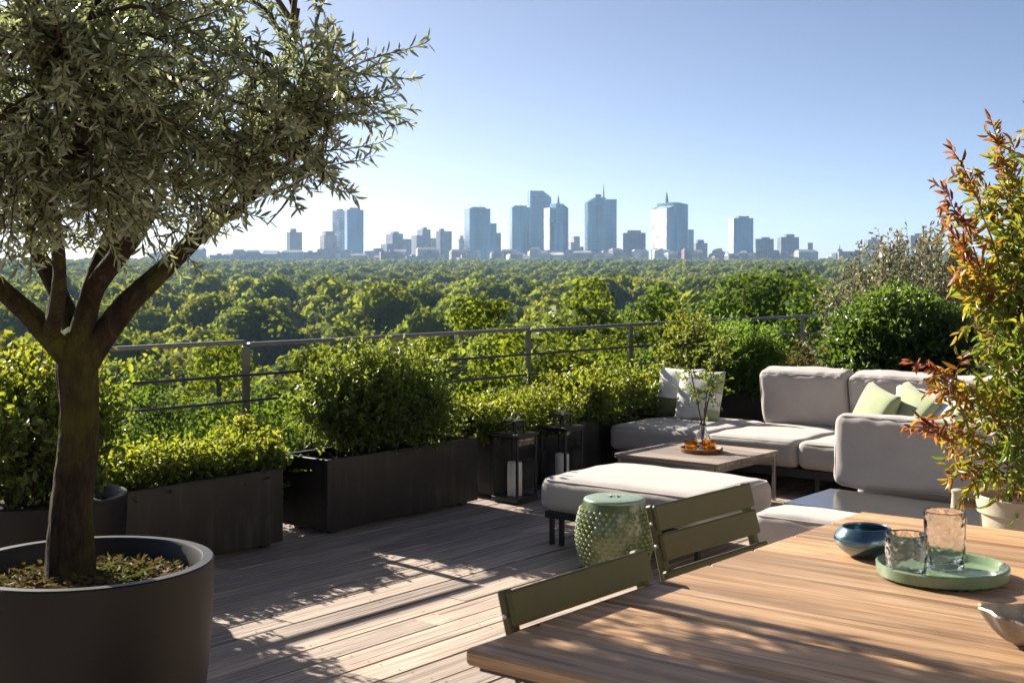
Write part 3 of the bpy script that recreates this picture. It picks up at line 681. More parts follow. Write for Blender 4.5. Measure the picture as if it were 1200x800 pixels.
# pillows
def pillow(label, s, n, z, w, h, th, mat, rz, lean, seed, roll=0, patch=False, group='scatter pillows on the sofa'):
    t = tthing('pillow', label, 'pillow', s, n, z, rz, group)
    N = 22; g = np.linspace(-1, 1, N+1); vs, fs = [], []
    for sgn in (-1, 1):
        for a in g:
            for b in g:
                e = (max(1-a*a, 0)**.5*max(1-b*b, 0)**.5)**.75
                pin = 1-.07*(1-abs(a)**2)*abs(b)**2; pin2 = 1-.07*(1-abs(b)**2)*abs(a)**2
                q = Vector((a*w/2*pin2, sgn*th/2*e, b*h/2*pin+h/2))
                q += mnoise.noise_vector(Vector((q.x*9+seed, q.y*9, q.z*9)))*.006*(.3+e); vs.append(q)
    K = (N+1)**2
    def faces(sg, sel):
        out = []
        for i in range(N):
            for j in range(N):
                if sel(i, j): o = sg*K+i*(N+1)+j; out.append((o, o+1, o+N+2, o+N+1))
        return out
    Mx = Matrix.Rotation(R(lean), 4, 'X') @ Matrix.Rotation(R(roll), 4, 'Y')
    if patch:
        q4 = {'white': lambda i, j: not (i < 7 and j < 8) and not (i >= 16 and (j < 5 or j >= 12)), 'green': lambda i, j: i < 7 and j < 8, 'sage': lambda i, j: i >= 16 and (j < 5 or j >= 12)}
        m = MB(); m.add(vs, faces(0, lambda i, j: True)+faces(1, lambda i, j: True), .5, Mx); o = m.build('cover', M['white_fabric'], t, smooth=True)
        for mt in ('darkgreen_fabric', 'green_fabric'): o.data.materials.append(M[mt])
        for pi, p_ in enumerate(o.data.polygons):
            i, j = (pi % (N*N))//N, pi % N; p_.material_index = (1 if j < 8 else 0) if patch == 'moss' else (2 if q4['sage'](i, j) else 0)
    else:
        m = MB(); m.add(vs, faces(0, lambda i, j: True)+faces(1, lambda i, j: True), .5, Mx); m.build('cover', M[mat], t, smooth=True)
    return t
pillow('white and sage patchwork pillow in front on the sofa corner', 7.70, 4.585, SEAT, .36, .36, .14, 'white_fabric', 90+180, -16, 1, 0, 'sage')
pillow('white pillow with a moss lower band, half hidden in the sofa corner', 7.80, 4.80, SEAT, .36, .36, .14, 'white_fabric', 90+180+4, -15, 8, 0, 'moss')
pillow('pale yellow green pillow nearest the sofa back cushion', 6.96, 3.09, SEAT, .38, .40, .14, 'green_fabric', 90+180-38, -22, 2, 10)
pillow('sage green pillow second along the row of pillows', 6.94, 2.90, SEAT, .42, .42, .14, 'green_fabric', 90+180-36, -26, 3, 12)
pillow('white pillow between the two sage pillows', 6.90, 2.72, SEAT, .40, .41, .13, 'white_fabric', 90+180-38, -28, 4, 14)
pillow('pale sage pillow closest to the autumn coloured plant', 6.84, 2.54, SEAT, .40, .38, .13, 'green_fabric', 90+180-36, -30, 5, 12)
pillow('white pillow tucked behind the sage green pillow', 7.30, 2.85, SEAT, .40, .37, .12, 'white_fabric', 90+180+6, -20, 6, 4)

# ------------------------------------------------------------------ coffee table and what stands on it
CT = (6.65, 3.95); CZ = .30
t = tthing('coffee_table', 'low square wooden coffee table on thin steel legs', 'coffee table', *CT)
m = MB()
for i in range(4): m.box((-.27+i*.18, 0, CZ-.014), (.176, .70, .028), .003)
m.build('table_top', M['coffee'], t)
m = MB()
for y in (-.325, .325): m.box((0, y, CZ-.042), (.66, .02, .026), .002)
for x in (-.33, .33): m.box((x, 0, CZ-.0425), (.02, .62, .024), .002)
m.build('apron', M['steel'], t)
for x in (-.335, .335):
    for y in (-.328, .328):
        m = MB(); m.box((x*1.0, y, (CZ-.0285)/2), (.018, .018, CZ-.030), .002); m.build('leg', M['steel'], t)
t = tthing('serving_tray', 'round brown wooden tray on the coffee table', 'tray', 6.66, 3.93, CZ)
m = MB(); m.lathe([(0, 0), (.118, 0), (.126, .008), (.128, .026), (.122, .027), (.116, .012), (0, .012)], 40); m.build('tray', M['traywood'], t, angle=40)
for (ds, dn), lab in (((-.045, .045), 'amber glass votive left of the bottle vase'), ((.00, -.055), 'amber glass tealight holder right of the bottle vase')):
    t = tthing('votive_glass', lab, 'candle holder', 6.66+ds, 3.93+dn, CZ+.0125, 0, 'amber votives on the coffee table tray')
    m = MB(); m.lathe([(0, 0), (.034, 0), (.037, .006), (.038, .062), (.035, .062), (.033, .009), (0, .008)], 32); m.build('glass', M['amber'], t, angle=40)
    m = MB(); m.lathe([(0, .009), (.031, .009), (.031, .028), (0, .029)], 24); m.build('wax', M['amber'] if ds == 0 else M['candle'], t, angle=40)
t = tthing('bottle_vase', 'clear glass bottle vase holding a leafy branch', 'vase', 6.71, 3.95, CZ+.0125)
m = MB(); m.lathe([(0, 0), (.040, 0), (.046, .01), (.046, .07), (.026, .105), (.018, .13), (.020, .15), (.017, .15), (.015, .13), (.023, .105), (.043, .068), (.043, .012), (0, .008)], 32); m.build('glass', M['glass'], t, smooth=True)
t = tthing('leafy_branch', 'leafy upright branch standing in the bottle vase', 'branch', 6.71, 3.95, CZ+.025)
rng = np.random.default_rng(51); m = MB(); LP, LD = [], []
for k in range(3):
    p0 = np.array([rng.normal()*.004, rng.normal()*.004, 0.0]); path = [p0]; d = np.array([rng.normal()*.05, rng.normal()*.05, 1.0])
    for i in range(13):
        d = unit(d+rng.normal(size=3)*.08+np.array([0, 0, .05])); path.append(path[-1]+d*.052)
    m.tube(path, list(np.linspace(.006, .0015, 14)), 6)
    for j in range(26):
        i = rng.integers(6, 14); q = path[i]; dd = unit(rng.normal(size=3)+np.array([0, 0, .3])); L_ = .07+.08*rng.random(); m.tube([q, q+dd*L_], [.0014, .0007], 4, cap=False)
        for f in np.linspace(.2, 1, 9): LP.append(q+dd*L_*f); LD.append(dd+rng.normal(size=3)*.7)
m.build('stems', M['twig'], t, smooth=True)
LP = np.array(LP); V, F, vv = leaf_arrays(LP, np.array(LD), .022+.012*rng.random(len(LP)), .013, rng.random(len(LP))); link('leaves', np_mesh('leaves', V, F, vv), M['bush_leaf'], t)

# ------------------------------------------------------------------ lanterns
def lantern():
    t = tthing('lantern', 'square black candle lantern beside the tall bush planter', 'lantern', 6.0, 4.82, 0, 0, 'black lanterns in front of the planters')
    w, h = .20, .40; m = MB()
    m.box((0, 0, .022), (w, w, .028), .003)
    m.build('base', M['metal'], t)
    m = MB(); e = .014
    for x in (-1, 1):
        for y in (-1, 1): m.box((x*(w/2-e/2-.004), y*(w/2-e/2-.004), .036+(h-.05)/2), (e, e, h-.05), .001)
    for a in (-1, 1):
        m.box((a*(w/2-e/2-.004), 0, h-.012), (e, w-2*e-.01, .012)); m.box((0, a*(w/2-e/2-.004), h-.012), (w-2*e-.01, e, .012))
    m.build('frame', M['metal'], t)
    for i in range(4):
        g = MB(); Mr = Matrix.Rotation(R(90*i), 4, 'Z'); g.box((0, w/2-e/2-.004, .037+(h-.056)/2), (w-2*e-.012, .002, h-.06), 0, Mr); g.build('pane', M['pane'], t)
    m = MB(); m.box((0, 0, h+.004), (w+.012, w+.012, .016), .004); m.box((0, 0, h+.082), (.104, .104, .008), .002); m.box((0, 0, h+.060), (.088, .088, .006), .001)
    for x in (-.038, .038):
        for y in (-.038, .038): m.box((x, y, h+.046), (.010, .010, .066), .001)
    rf = m.build('roof', M['metal'], t)
    m = MB(); m.tube([(.032*math.cos(a), 0, h+.106+.024*math.sin(a)) for a in np.linspace(-.9, math.pi+.9, 16)], .0035, 8); m.build('handle', M['steel'], t, smooth=True)
    return t
la = lantern(); lb = copy_tree(la); lb.location = W(6.46, 4.81); lb['label'] = 'square black candle lantern partly hidden by the ottoman corner'
for (s, n), lab in (((6.0, 4.82), 'thick ivory pillar candle in the lantern by the bush planter'), ((6.46, 4.81), 'ivory pillar candle in the lantern behind the ottoman')):
    t = tthing('pillar_candle', lab, 'candle', s, n, .0365, 0, 'ivory candles in the lanterns')
    m = MB(); m.lathe([(0, 0), (.043, 0), (.044, .004), (.044, .192), (.040, .198), (.02, .19), (0, .188)], 32); m.build('wax', M['candle'], t, angle=40)
    m = MB(); m.tube([(0, 0, .187), (.001, 0, .2), (.004, 0, .206)], .0015, 6); m.build('wick', M['metal'], t)

# ------------------------------------------------------------------ garden stool
SX, SY = at(720, 400, 5.95)[:2]
t = thing('garden_stool', 'green glazed ceramic garden stool with studded sides', 'stool', (SX, SY, 0), R(20))
def srad(z): 
    f = z/.325; return .132+.046*math.sin(math.pi*min(max((f*.92+.06), 0), 1))**.85
m = MB(); m.lathe([(0, 0), (srad(0)-.006, 0)] + [(srad(z), z) for z in np.linspace(.006, .312, 22)], 64); st = m.build('body', M['celadon'], t, angle=50)
m = MB(); m.lathe([(srad(.312)-.0005, .311), (srad(.312)+.001, .316), (.138, .324), (.128, .3275), (.05, .329), (0, .329)], 64); m.build('top', M['celadon_top'], t, angle=60)
m = MB()
for k in range(8):
    a = k*math.pi/4+.3
    m.tube([(.008*math.cos(a), .008*math.sin(a), .3295), (.022*math.cos(a), .022*math.sin(a), .3298), (.034*math.cos(a+.25), .034*math.sin(a+.25), .3293)], [.002, .0045, .0015], 6, flat=.5)
m.build('flower_relief', M['celadon'], t, smooth=True)
m = MB(); rows = 13
for i in range(rows):
    z = .028+i*.0205; r = srad(z)
    for k in range(34):
        a = 2*math.pi*(k+.5*(i % 2))/34; c, s_ = math.cos(a), math.sin(a)
        ctr = np.array([r*c, r*s_, z]); no = np.array([c, s_, 0]); ta = np.array([-s_, c, 0]); up = np.array([0, 0, 1.0])
        vs_ = []; R1 = .0082
        for rr, hh in ((1, -.001), (.8, .0045), (.4, .0075)):
            for q in range(8): th = q*math.pi/4; vs_.append(ctr+(ta*math.cos(th)+up*math.sin(th))*R1*rr+no*hh)
        vs_.append(ctr+no*.0085)
        fs_ = [(l*8+q, l*8+(q+1) % 8, (l+1)*8+(q+1) % 8, (l+1)*8+q) for l in range(2) for q in range(8)] + [(16+q, 16+(q+1) % 8, 24) for q in range(8)]
        m.add(vs_, fs_, .5)
m.build('studs', M['stud'], t, smooth=True)

# ------------------------------------------------------------------ folding chairs; local x along the back, local -y towards the table
def chair():
    t = tthing('folding_chair', 'olive green slatted folding chair', 'chair', 1.77, 1.46, 0, 0, 'green folding chairs at the dining table')
    w = .455; lean = R(15); zt = .80; B = lambda z: (z-.42)*math.tan(lean)-(.80-.42)*math.tan(lean)     # y offset of the back line, 0 at the top
    def place(x0, x1, zc, h, th, y=0):
        m = MB(); Mx = Matrix.Translation(((x0+x1)/2, B(zc)+y, zc)) @ Matrix.Rotation(-lean, 4, 'X')
        m.box((0, 0, 0), (x1-x0, th, h), .004, Mx); return m
    for x in (.016, w-.016):
        m = MB(); zc = .40; L = .80/math.cos(lean)
        m.box((0, 0, 0), (.026, .020, L-.012), .004, Matrix.Translation((x, B(zc), zc)) @ Matrix.Rotation(-lean, 4, 'X')); m.build('stile', M['chair'], t)
    place(.002, w-.002, .766, .063, .012, -.017).build('back_slat', M['chair'], t)
    place(.004, w-.004, .698, .064, .012, -.017).build('back_slat', M['chair'], t)
    place(-.012, w+.012, .628, .036, .016, -.019).build('back_slat', M['chair'], t)
    ys = B(.44)-.02
    for i in range(7):
        m = MB(); m.box((w/2, ys-.02-i*.056, .445), (w-.01, .050, .016), .004); m.build('seat_slat', M['chair'], t)
    for x in (.045, w-.045):
        m = MB(); m.box((x, ys-.19, .428), (.022, .40, .016), .003); m.build('seat_rail', M['chair'], t)
        a = Vector((x, ys+.12, .006)); b_ = Vector((x, ys-.36, .43)); d = b_-a
        m = MB(); m.box((0, 0, 0), (.022, .022, d.length), .003, Matrix.Translation((a+b_)/2) @ d.to_track_quat('Z', 'Y').to_matrix().to_4x4()); m.build('leg', M['chair'], t)
    m = MB(); m.tube([(.06, B(.2)-.0, .2), (w-.06, B(.2), .2)], .007, 8); m.build('stretcher', M['metal'], t, smooth=True)
    for x in (.004, w-.004):
        for z in (.752, .70):
            m = MB(); m.tube([(x, B(z)-.004, z), (x-(.008 if x < .1 else -.008), B(z)-.004, z)], .004, 8); m.build('bolt', M['steel'], t, smooth=True)
    return t
c1 = chair(); c1['label'] = 'olive green folding chair tucked against the near table edge'
c2 = copy_tree(c1); c2.location = W(2.645, 1.715); c2.rotation_euler = (0, 0, R(AX-2)); c2['label'] = 'olive green folding chair pulled out beside the garden stool'

# ------------------------------------------------------------------ dining table
TS0, TS1, TN0, TN1, TZ = 1.605, 3.19, 1.40, -1.3, .74
t = tthing('dining_table', 'large weathered teak dining table with plank top', 'table', TS0, TN1)
L = TS1-TS0; Wn = TN0-TN1; m = MB(); x = 0; widths = [.195, .21, .185, .205, .19, .2, .2, .2]
widths = [a*L/sum(widths) for a in widths]
for wd in widths:
    m.box((x+wd/2, Wn/2, TZ-.014), (wd-.009, Wn, .028), .006); x += wd
m.build('table_top', M['table'], t)
m = MB(); m.box((L/2, Wn/2, TZ-.0335), (L-.04, Wn-.04, .008)); m.build('gap_shade_sheet', M['metal'], t)  # dark sheet added to hide the lit deck and darken the plank gaps
m = MB()
m.box((.12, Wn/2, TZ-.074), (.03, Wn-.24, .07), .003); m.box((L-.12, Wn/2, TZ-.074), (.03, Wn-.24, .07), .003); m.box((L/2, Wn-.12, TZ-.074), (L-.28, .03, .07), .003); m.box((L/2, .12, TZ-.074), (L-.28, .03, .07), .003)
m.build('apron', M['table'], t)
for x in (.12, L-.12):
    for y in (.12, Wn-.12):
        m = MB(); m.box((x, y, (TZ-.0385)/2), (.08, .08, TZ-.040), .004); m.build('leg', M['table'], t)

def on_table(u, v, z=TZ):
    Y = (CAMH-z)*FPX/(v-HORIZON); return ((u-600)/FPX*Y, Y, z)
p = on_table(1104, 676); t = thing('round_tray', 'round sage green enamel tray carrying the glass tumblers', 'tray', (p[0], p[1], TZ+.0005), 0)
m = MB(); m.lathe([(0, 0), (.120, 0), (.129, .006), (.131, .026), (.127, .029), (.122, .026), (.118, .011), (.112, .007), (0, .007)], 72); m.build('tray', M['tray'], t, angle=40)
def tumbler(x, y, r, h, label):
    t = thing('tumbler', label, 'glass', (x, y, TZ+.0085), 0, 'clear pebbled tumblers')
    m = MB(); m.lathe([(0, .0), (r*.80, 0), (r*.9, .004), (r*.97, h*.25), (r*.99, h*.6), (r, h-.002), (r-.001, h), (r-.0022, h), (r-.003, h-.003), (r*.985-.003, h*.6), (r*.95-.003, h*.28), (r*.84-.003, .014), (0, .011)], 64)
    m.build('glass', M['glass'], t, smooth=True)
q = on_table(1062, 676, TZ+.008); tumbler(q[0], q[1], .0415, .088, 'shorter clear pebbled glass tumbler next to the blue bowl')
q = on_table(1107, 665, TZ+.008); tumbler(q[0], q[1], .0425, .118, 'taller clear pebbled glass tumbler on the green tray')
q = on_table(1019, 655); t = thing('glazed_bowl', 'rounded blue lustre ceramic bowl beside the tumblers', 'bowl', (q[0], q[1]+.03, TZ+.0005), 0)
m = MB(); m.lathe([(0, 0), (.034, 0), (.040, .002), (.052, .008), (.064, .017), (.073, .027), (.0785, .037), (.079, .044), (.076, .052), (.070, .060), (.064, .066), (.0605, .071), (.058, .0725), (.0555, .071), (.056, .067), (.063, .059), (.070, .050), (.072, .042), (.066, .026), (.05, .012), (0, .008)], 72); m.build('bowl', M['bowl'], t, smooth=True).scale = (.87, .87, .90)
# leaf shaped metal bowl at the right edge
q = on_table(1212, 757); t = thing('leaf_bowl', 'ribbed grey leaf shaped bowl at the table edge', 'bowl', (q[0]+.02, q[1]+.01, TZ+.0005), 0)
m = MB(); vs, fs = [], []; K, J = 48, 8
for side in (0, 1):
    for j in range(J+1):
        f = j/J
        for k in range(K):
            th = 2*math.pi*k/K; rib = 1+.04*math.cos(12*th)*f; r = (.03+.062*f**.8)*rib; z = .052*f**1.8*(1+.15*math.cos(2*th)) + (.003 if side else 0)
            vs.append(((r-(.0025 if side else 0))*1.15*math.cos(th), (r-(.0025 if side else 0))*.9*math.sin(th), z))
o_ = (J+1)*K
for side in (0, 1):
    for j in range(J):
        for k in range(K): b0 = side*o_+j*K; fs.append((b0+k, b0+(k+1) % K, b0+K+(k+1) % K, b0+K+k))
for k in range(K): fs.append((J*K+k, J*K+(k+1) % K, o_+J*K+(k+1) % K, o_+J*K+k))
fs.append(tuple(range(K))); fs.append(tuple(o_+k for k in range(K)))
m.add(vs, fs, .5); m.build('bowl', M['darkbowl'], t, angle=60)
t = thing('seashell', 'pale ribbed seashell lying in the leaf shaped bowl', 'shell', (q[0]+.03, q[1]+.01, TZ+.012), R(30))
m = MB(); vs, fs = [], []
for i in range(17):
    th = (i/16-.5)*2.4
    for j in range(7):
        f = j/6; r = .055*f; z = .03*math.sin(f*math.pi*.75)+.002*(i % 2)*f; vs.append((r*math.cos(th)-.02, r*math.sin(th), z+.004))
for i in range(16):
    for j in range(6): fs.append((i*7+j, i*7+j+1, i*7+j+8, i*7+j+7))
m.add(vs, fs, .5); o = m.build('valve', M['clay'], t, smooth=True); sm = o.modifiers.new('thick', 'SOLIDIFY'); sm.thickness = .003

# ------------------------------------------------------------------ autumn plant on the right
NX, NY = at(1206, 400, 4.62)[:2]
t = thing('stoneware_pot', 'pale stoneware pot behind the dining table', 'plant pot', (NX, NY, 0), 0)
m = MB(); m.lathe([(0, 0), (.135, 0), (.14, .01), (.168, .50), (.180, .505), (.182, .56), (.176, .565), (.165, .56), (.158, .50), (0, .49)], 48); m.build('pot', M['clay'], t, angle=40)
m = MB(); m.lathe([(.160, .515), (.1, .53), (0, .535)], 32); m.build('soil', M['soil'], t, smooth=True)
t = thing('candle_bottle', 'small cream ceramic bottle beside the stoneware pot', 'bottle', (*at(1122, 400, 4.72)[:2], .0), 0)
m = MB(); m.lathe([(0, 0), (.030, 0), (.034, .01), (.034, .46), (.024, .50), (.020, .55), (.023, .565), (.016, .57), (0, .568)], 28); m.build('bottle', M['clay'], t, angle=45)
def nandina():
    global rng
    rng = np.random.default_rng(61)
    t = thing('autumn_shrub', 'yellow and red autumn shrub in the stoneware pot', 'shrub', (NX, NY, .525), 0); o = np.array([NX, NY, .525])
    tips = [(1162, 142, 4.6, .7), (1116, 176, 4.5, .7), (1095, 213, 4.5, .95), (1108, 268, 4.45, .9), (1118, 320, 4.6, .6), (1068, 425, 4.4, .95), (1062, 498, 4.35, 1.0), (1112, 560, 4.4, .6), (1100, 455, 4.3, .7),
            (1150, 215, 4.75, .5), (1185, 165, 4.8, .6), (1210, 130, 4.6, .5), (1240, 180, 4.5, .4), (1250, 300, 4.4, .3), (1235, 420, 4.3, .3), (1180, 520, 4.2, .1), (1150, 400, 4.3, .35), (1140, 300, 4.6, .6), (1170, 330, 4.4, .3), (1200, 250, 4.4, .35), (1260, 420, 4.7, .3), (1200, 480, 4.9, .2), (1160, 450, 4.75, .4), (1200, 380, 4.3, .3), (1175, 270, 4.7, .4), (1220, 330, 4.85, .3)]
    m = MB(); LP, LD, LL, LV = [], [], [], []
    for u, v, Y, red in tips:
        e = np.array(at(u, v, Y)) - o; s0 = np.array([rng.normal()*.05, rng.normal()*.05, -.01])
        mid = np.array([e[0]*.25, e[1]*.25, max(e[2]*.75, .15)+.06]); tt = np.linspace(0, 1, 14)[:, None]
        path = s0*(1-tt)**2+mid*2*tt*(1-tt)+e*tt**2 + rng.normal(size=(14, 3))*.004
        m.tube(path, list(np.linspace(.006, .0015, 14)), 6, cap=False)
        Ls = np.linalg.norm(np.diff(path, axis=0), axis=1).sum(); nb = int((8+Ls*24)*(.55 if u < 1128 and v < 350 else 1))
        for j in range(nb):
            f = .30+.58*(j+.5)/nb; ii = f*13; i0 = min(int(ii), 12); q = path[i0]*(1-(ii-i0))+path[i0+1]*(ii-i0); dv = unit(path[i0+1]-path[i0])
            near = (1-f)
            dd = unit(dv*.55 + unit(rng.normal(size=3))*.8 + np.array([0, 0, -.08])); tl = (.05+.13*rng.random())*(.35+near*1.3)
            pts = [q, q+dd*tl*.5, q+dd*tl+np.array([0, 0, -.15*tl])]; m.tube(pts, [.0016, .0012, .0008], 4, cap=False)
            for z in range(7):
                g = (z+1)/7; c = pts[0]*(1-g)+pts[2]*g; LP.append(c); LD.append(dd*.6+rng.normal(size=3)*.6+np.array([0, 0, -.25])); LL.append(.034+.026*rng.random()); LV.append(np.clip(red*(.34+.75*f**2)+rng.normal()*.17-.08, 0, 1))
        for z in range(26):
            g = .74+.26*(z+1)/26; ii = g*13; i0 = min(int(ii), 12); q = path[i0]*(1-(ii-i0))+path[i0+1]*(ii-i0); dv = unit(path[i0+1]-path[i0])
            LP.append(q); LD.append(dv*.7+unit(np.cross(dv, rng.normal(size=3)))*(.8 if z < 24 else .2)+rng.normal(size=3)*.15); LL.append(.028+.026*rng.random()); LV.append(np.clip(red*1.1+rng.normal()*.15, 0, 1))
    m.build('stems', M['redtwig'], t, smooth=True)
    LP, LD, LL, LV = map(np.array, (LP, LD, LL, LV)); V, F, vv = leaf_arrays(LP, LD, LL, LL*.27, LV, upbias=.5, fold=.2, curve=.3); link('foliage', np_mesh('foliage', V, F, vv), M['nandina_leaf'], t)
nandina()

# ------------------------------------------------------------------ trees beyond the terrace
def crown_mesh(name, blobs, nf, size, seed, up=.35, inner=.12, rough=.5, soft=0.0, core=0.0):
    """leaf clumps spread over lobes; blobs = [(cx, cy, cz, r)]"""
    g = np.random.default_rng(seed); B = np.array(blobs); area = B[:, 3]**2; pick = g.choice(len(B), nf, p=area/area.sum())
    U = unit(g.normal(size=(nf, 3))); r = B[pick, 3]*(1-inner*g.random(nf)**1.5)*(1+.16*lump(U, 3.5, seed)+.10*g.normal(size=nf))
    P = B[pick, :3]+U*r[:, None]*np.array([1, 1, .85])
    D = unit(np.cross(U, g.normal(size=(nf, 3)))+U*.5*g.normal(size=(nf, 1))+np.array([0, 0, -.15])); N = unit(U+g.normal(size=(nf, 3))*rough+np.array([0, 0, up])); N = unit(N-D*(N*D).sum(1, keepdims=True)); S = np.cross(D, N)
    L = (size*(.6+.8*g.random(nf)))[:, None]; w = L*(.55+.35*g.random(nf))[:, None]*.5
    V = np.stack([P-D*L*.5, P+S*w+N*L*.12, P+D*L*.5, P-S*w+N*L*.12], 1).reshape(-1, 3); F = np.arange(nf*4).reshape(-1, 4)
    if core > 0:
        bm = bmesh.new(); bmesh.ops.create_icosphere(bm, subdivisions=3, radius=1); ico = np.array([v.co[:] for v in bm.verts]); tri = np.array([[v.index for v in f.verts] for f in bm.faces]); bm.free()
        Vc = [b[:3]+ico*b[3]*core*(1+.16*lump(ico, 3.5, seed))[:, None]*np.array([1, 1, .85]) for b in B]; Tc = [tri+k*len(ico) for k in range(len(B))]; Uc = np.concatenate([ico]*len(B))
        Tc = np.concatenate(Tc); Vc = np.concatenate(Vc); n0 = len(V)
        ctr = np.average(B[:, :3], axis=0, weights=area); no = unit(.75*Uc+.25*unit(Vc-ctr))
        me = bpy.data.meshes.new(name); VV = np.concatenate([V, Vc]); nq = len(F)
        me.vertices.add(len(VV)); me.vertices.foreach_set('co', VV.astype(np.float32).ravel())
        li = np.concatenate([F.ravel(), (Tc+n0).ravel()]); me.loops.add(len(li)); me.loops.foreach_set('vertex_index', li.astype(np.int32))
        me.polygons.add(nq+len(Tc)); me.polygons.foreach_set('loop_start', np.concatenate([np.arange(nq)*4, nq*4+np.arange(len(Tc))*3]).astype(np.int32)); me.update(calc_edges=True)
        va = np.concatenate([np.clip(.5+.22*g.normal(size=nf)+.25*lump(P, .8, seed), 0, 1), np.full(len(Tc), .35)]).astype(np.float32)
        me.attributes.new('var', 'FLOAT', 'FACE').data.foreach_set('value', va)
        nf_ = unit(soft*(.75*U+.25*unit(P-ctr))+(1-soft)*N)
        me.polygons.foreach_set('use_smooth', [True]*len(me.polygons)); me.normals_split_custom_set_from_vertices(np.concatenate([np.repeat(nf_, 4, axis=0), no]).tolist())
        return me
    me = np_mesh(name, V, F, np.clip(.5+.25*g.normal(size=nf)*.6+.35*lump(P, .8, seed), 0, 1))
    if soft > 0:
        ctr = np.average(B[:, :3], axis=0, weights=area); no = unit(soft*(.75*U+.25*unit(P-ctr))+(1-soft)*N)
        me.polygons.foreach_set('use_smooth', [True]*len(me.polygons)); me.normals_split_custom_set_from_vertices(np.repeat(no, 4, axis=0).tolist())
    return me
def tree_kind(seed, nf, size, R0=4.6, nb=15):
    g = random.Random(seed); blobs = []
    for k in range(nb):
        th = math.acos(1-1.25*(k+.5)/nb); a = k*2.399+g.uniform(-.4, .4); q = R0*.68*g.uniform(.85, 1.1)
        blobs.append((q*math.sin(th)*math.cos(a), q*math.sin(th)*math.sin(a), 7.2+q*1.05*math.cos(th), g.uniform(1.25, 2.0)))
    blobs.append((0, 0, 7.6, 3.2)); blobs.append((0, 0, 6.0, 3.3))
    me = crown_mesh('crown', blobs, nf, size, seed, rough=.45, inner=.14, up=.1, soft=.75, core=.80); me.materials.append(M['forest_leaf'])
    m = MB(); m.tube([(0, 0, -1), (0.1, 0, 2), (.0, .1, 5), (0, 0, 8)], [.38, .28, .22, .1], 8)
    for k in range(5):
        b = blobs[k]; m.tube([(0, 0, 4+.3*k), ((b[0])*.5, b[1]*.5, (4+b[2])/2), b[:3]], [.16, .11, .05], 6)
    return me, m
src = bpy.data.collections.new('woodland_source')
far_src = []
for k in range(6):
    me, _ = tree_kind(200+k, 1900, .72); ob = bpy.data.objects.new('woodland_tree_source', me); src.objects.link(ob)
near_kinds = [tree_kind(100+k, 6500, .42) for k in range(5)]
GL = 'leafy green tree in the dense woodland beyond the railing'
protos = []
for me, m in near_kinds:
    t = thing('woodland_tree', GL, 'tree', (0, 0, 0), 0, 'woodland trees beyond the railing'); link('crown', me, None, t); m.build('trunk', M['trunk'], t, smooth=True); protos.append(t)
def hill(x, y): return ground_z(math.hypot(x, y)) + mnoise.noise(Vector((x*.0045, y*.0045, 3)))*2.5
rng = np.random.default_rng(77); placed = []; far = []
r = 62.0
while r < 2110:
    sp = 13.0 if r < 450 else (12.5 if r < 1000 else 15.0)
    half = R(25.5) + 14/r; na = max(1, int(2*half*r/sp))
    for k in range(na):
        a = -half + 2*half*(k+.5+rng.normal()*.22)/na; rr = r+rng.normal()*sp*.25; x, y = rr*math.sin(a), rr*math.cos(a)
        s_ = rng.uniform(.7, 1.3) if rng.random() < .55 else rng.uniform(1.2, 2.0)
        if r < 450: s_ *= 1.18
        (placed if len(placed) < 290 else far).append((x, y, hill(x, y), s_, rng.random()*6.28))
    r += sp*.92
used = set()
for i, (x, y, z, s_, a) in enumerate(placed):
    k = int(rng.integers(0, 5)); o = protos[k] if k not in used else copy_tree(protos[k]); used.add(k)
    o.location = (x, y, z); o.rotation_euler = (0, 0, a); o.scale = (s_*rng.uniform(.9, 1.12), s_, s_*rng.uniform(.9, 1.15))
me = bpy.data.meshes.new('far_woods'); me.from_pydata([(x, y, z) for x, y, z, _, _ in far], [], [])
a = me.attributes.new('size', 'FLOAT', 'POINT'); a.data.foreach_set('value', [f[3] for f in far])
fo = link('far_woods', me, None); tag(fo, 'dense green woodland stretching from the terrace to the skyline', 'woods', kind='stuff')
ng = bpy.data.node_groups.new('plant_woods', 'GeometryNodeTree')
ng.interface.new_socket('Geometry', in_out='INPUT', socket_type='NodeSocketGeometry'); ng.interface.new_socket('Geometry', in_out='OUTPUT', socket_type='NodeSocketGeometry')
gi = ng.nodes.new('NodeGroupInput'); go = ng.nodes.new('NodeGroupOutput'); ip = ng.nodes.new('GeometryNodeInstanceOnPoints'); ci = ng.nodes.new('GeometryNodeCollectionInfo')
ci.inputs[0].default_value = src; ci.inputs[1].default_value = True; ci.inputs[2].default_value = True
rv = ng.nodes.new('FunctionNodeRandomValue'); rv.data_type = 'FLOAT_VECTOR'; rv.inputs[0].default_value = (0, 0, 0); rv.inputs[1].default_value = (.1, .1, 6.28)
na_ = ng.nodes.new('GeometryNodeInputNamedAttribute'); na_.data_type = 'FLOAT'; na_.inputs[0].default_value = 'size'
ng.links.new(gi.outputs[0], ip.inputs['Points']); ng.links.new(ci.outputs[0], ip.inputs['Instance']); ip.inputs['Pick Instance'].default_value = True
ng.links.new(rv.outputs[0], ip.inputs['Rotation']); ng.links.new(na_.outputs[0], ip.inputs['Scale']); ng.links.new(ip.outputs[0], go.inputs[0])
md = fo.modifiers.new('plant_woods', 'NODES'); md.node_group = ng
print('trees', len(placed), 'far', len(far))

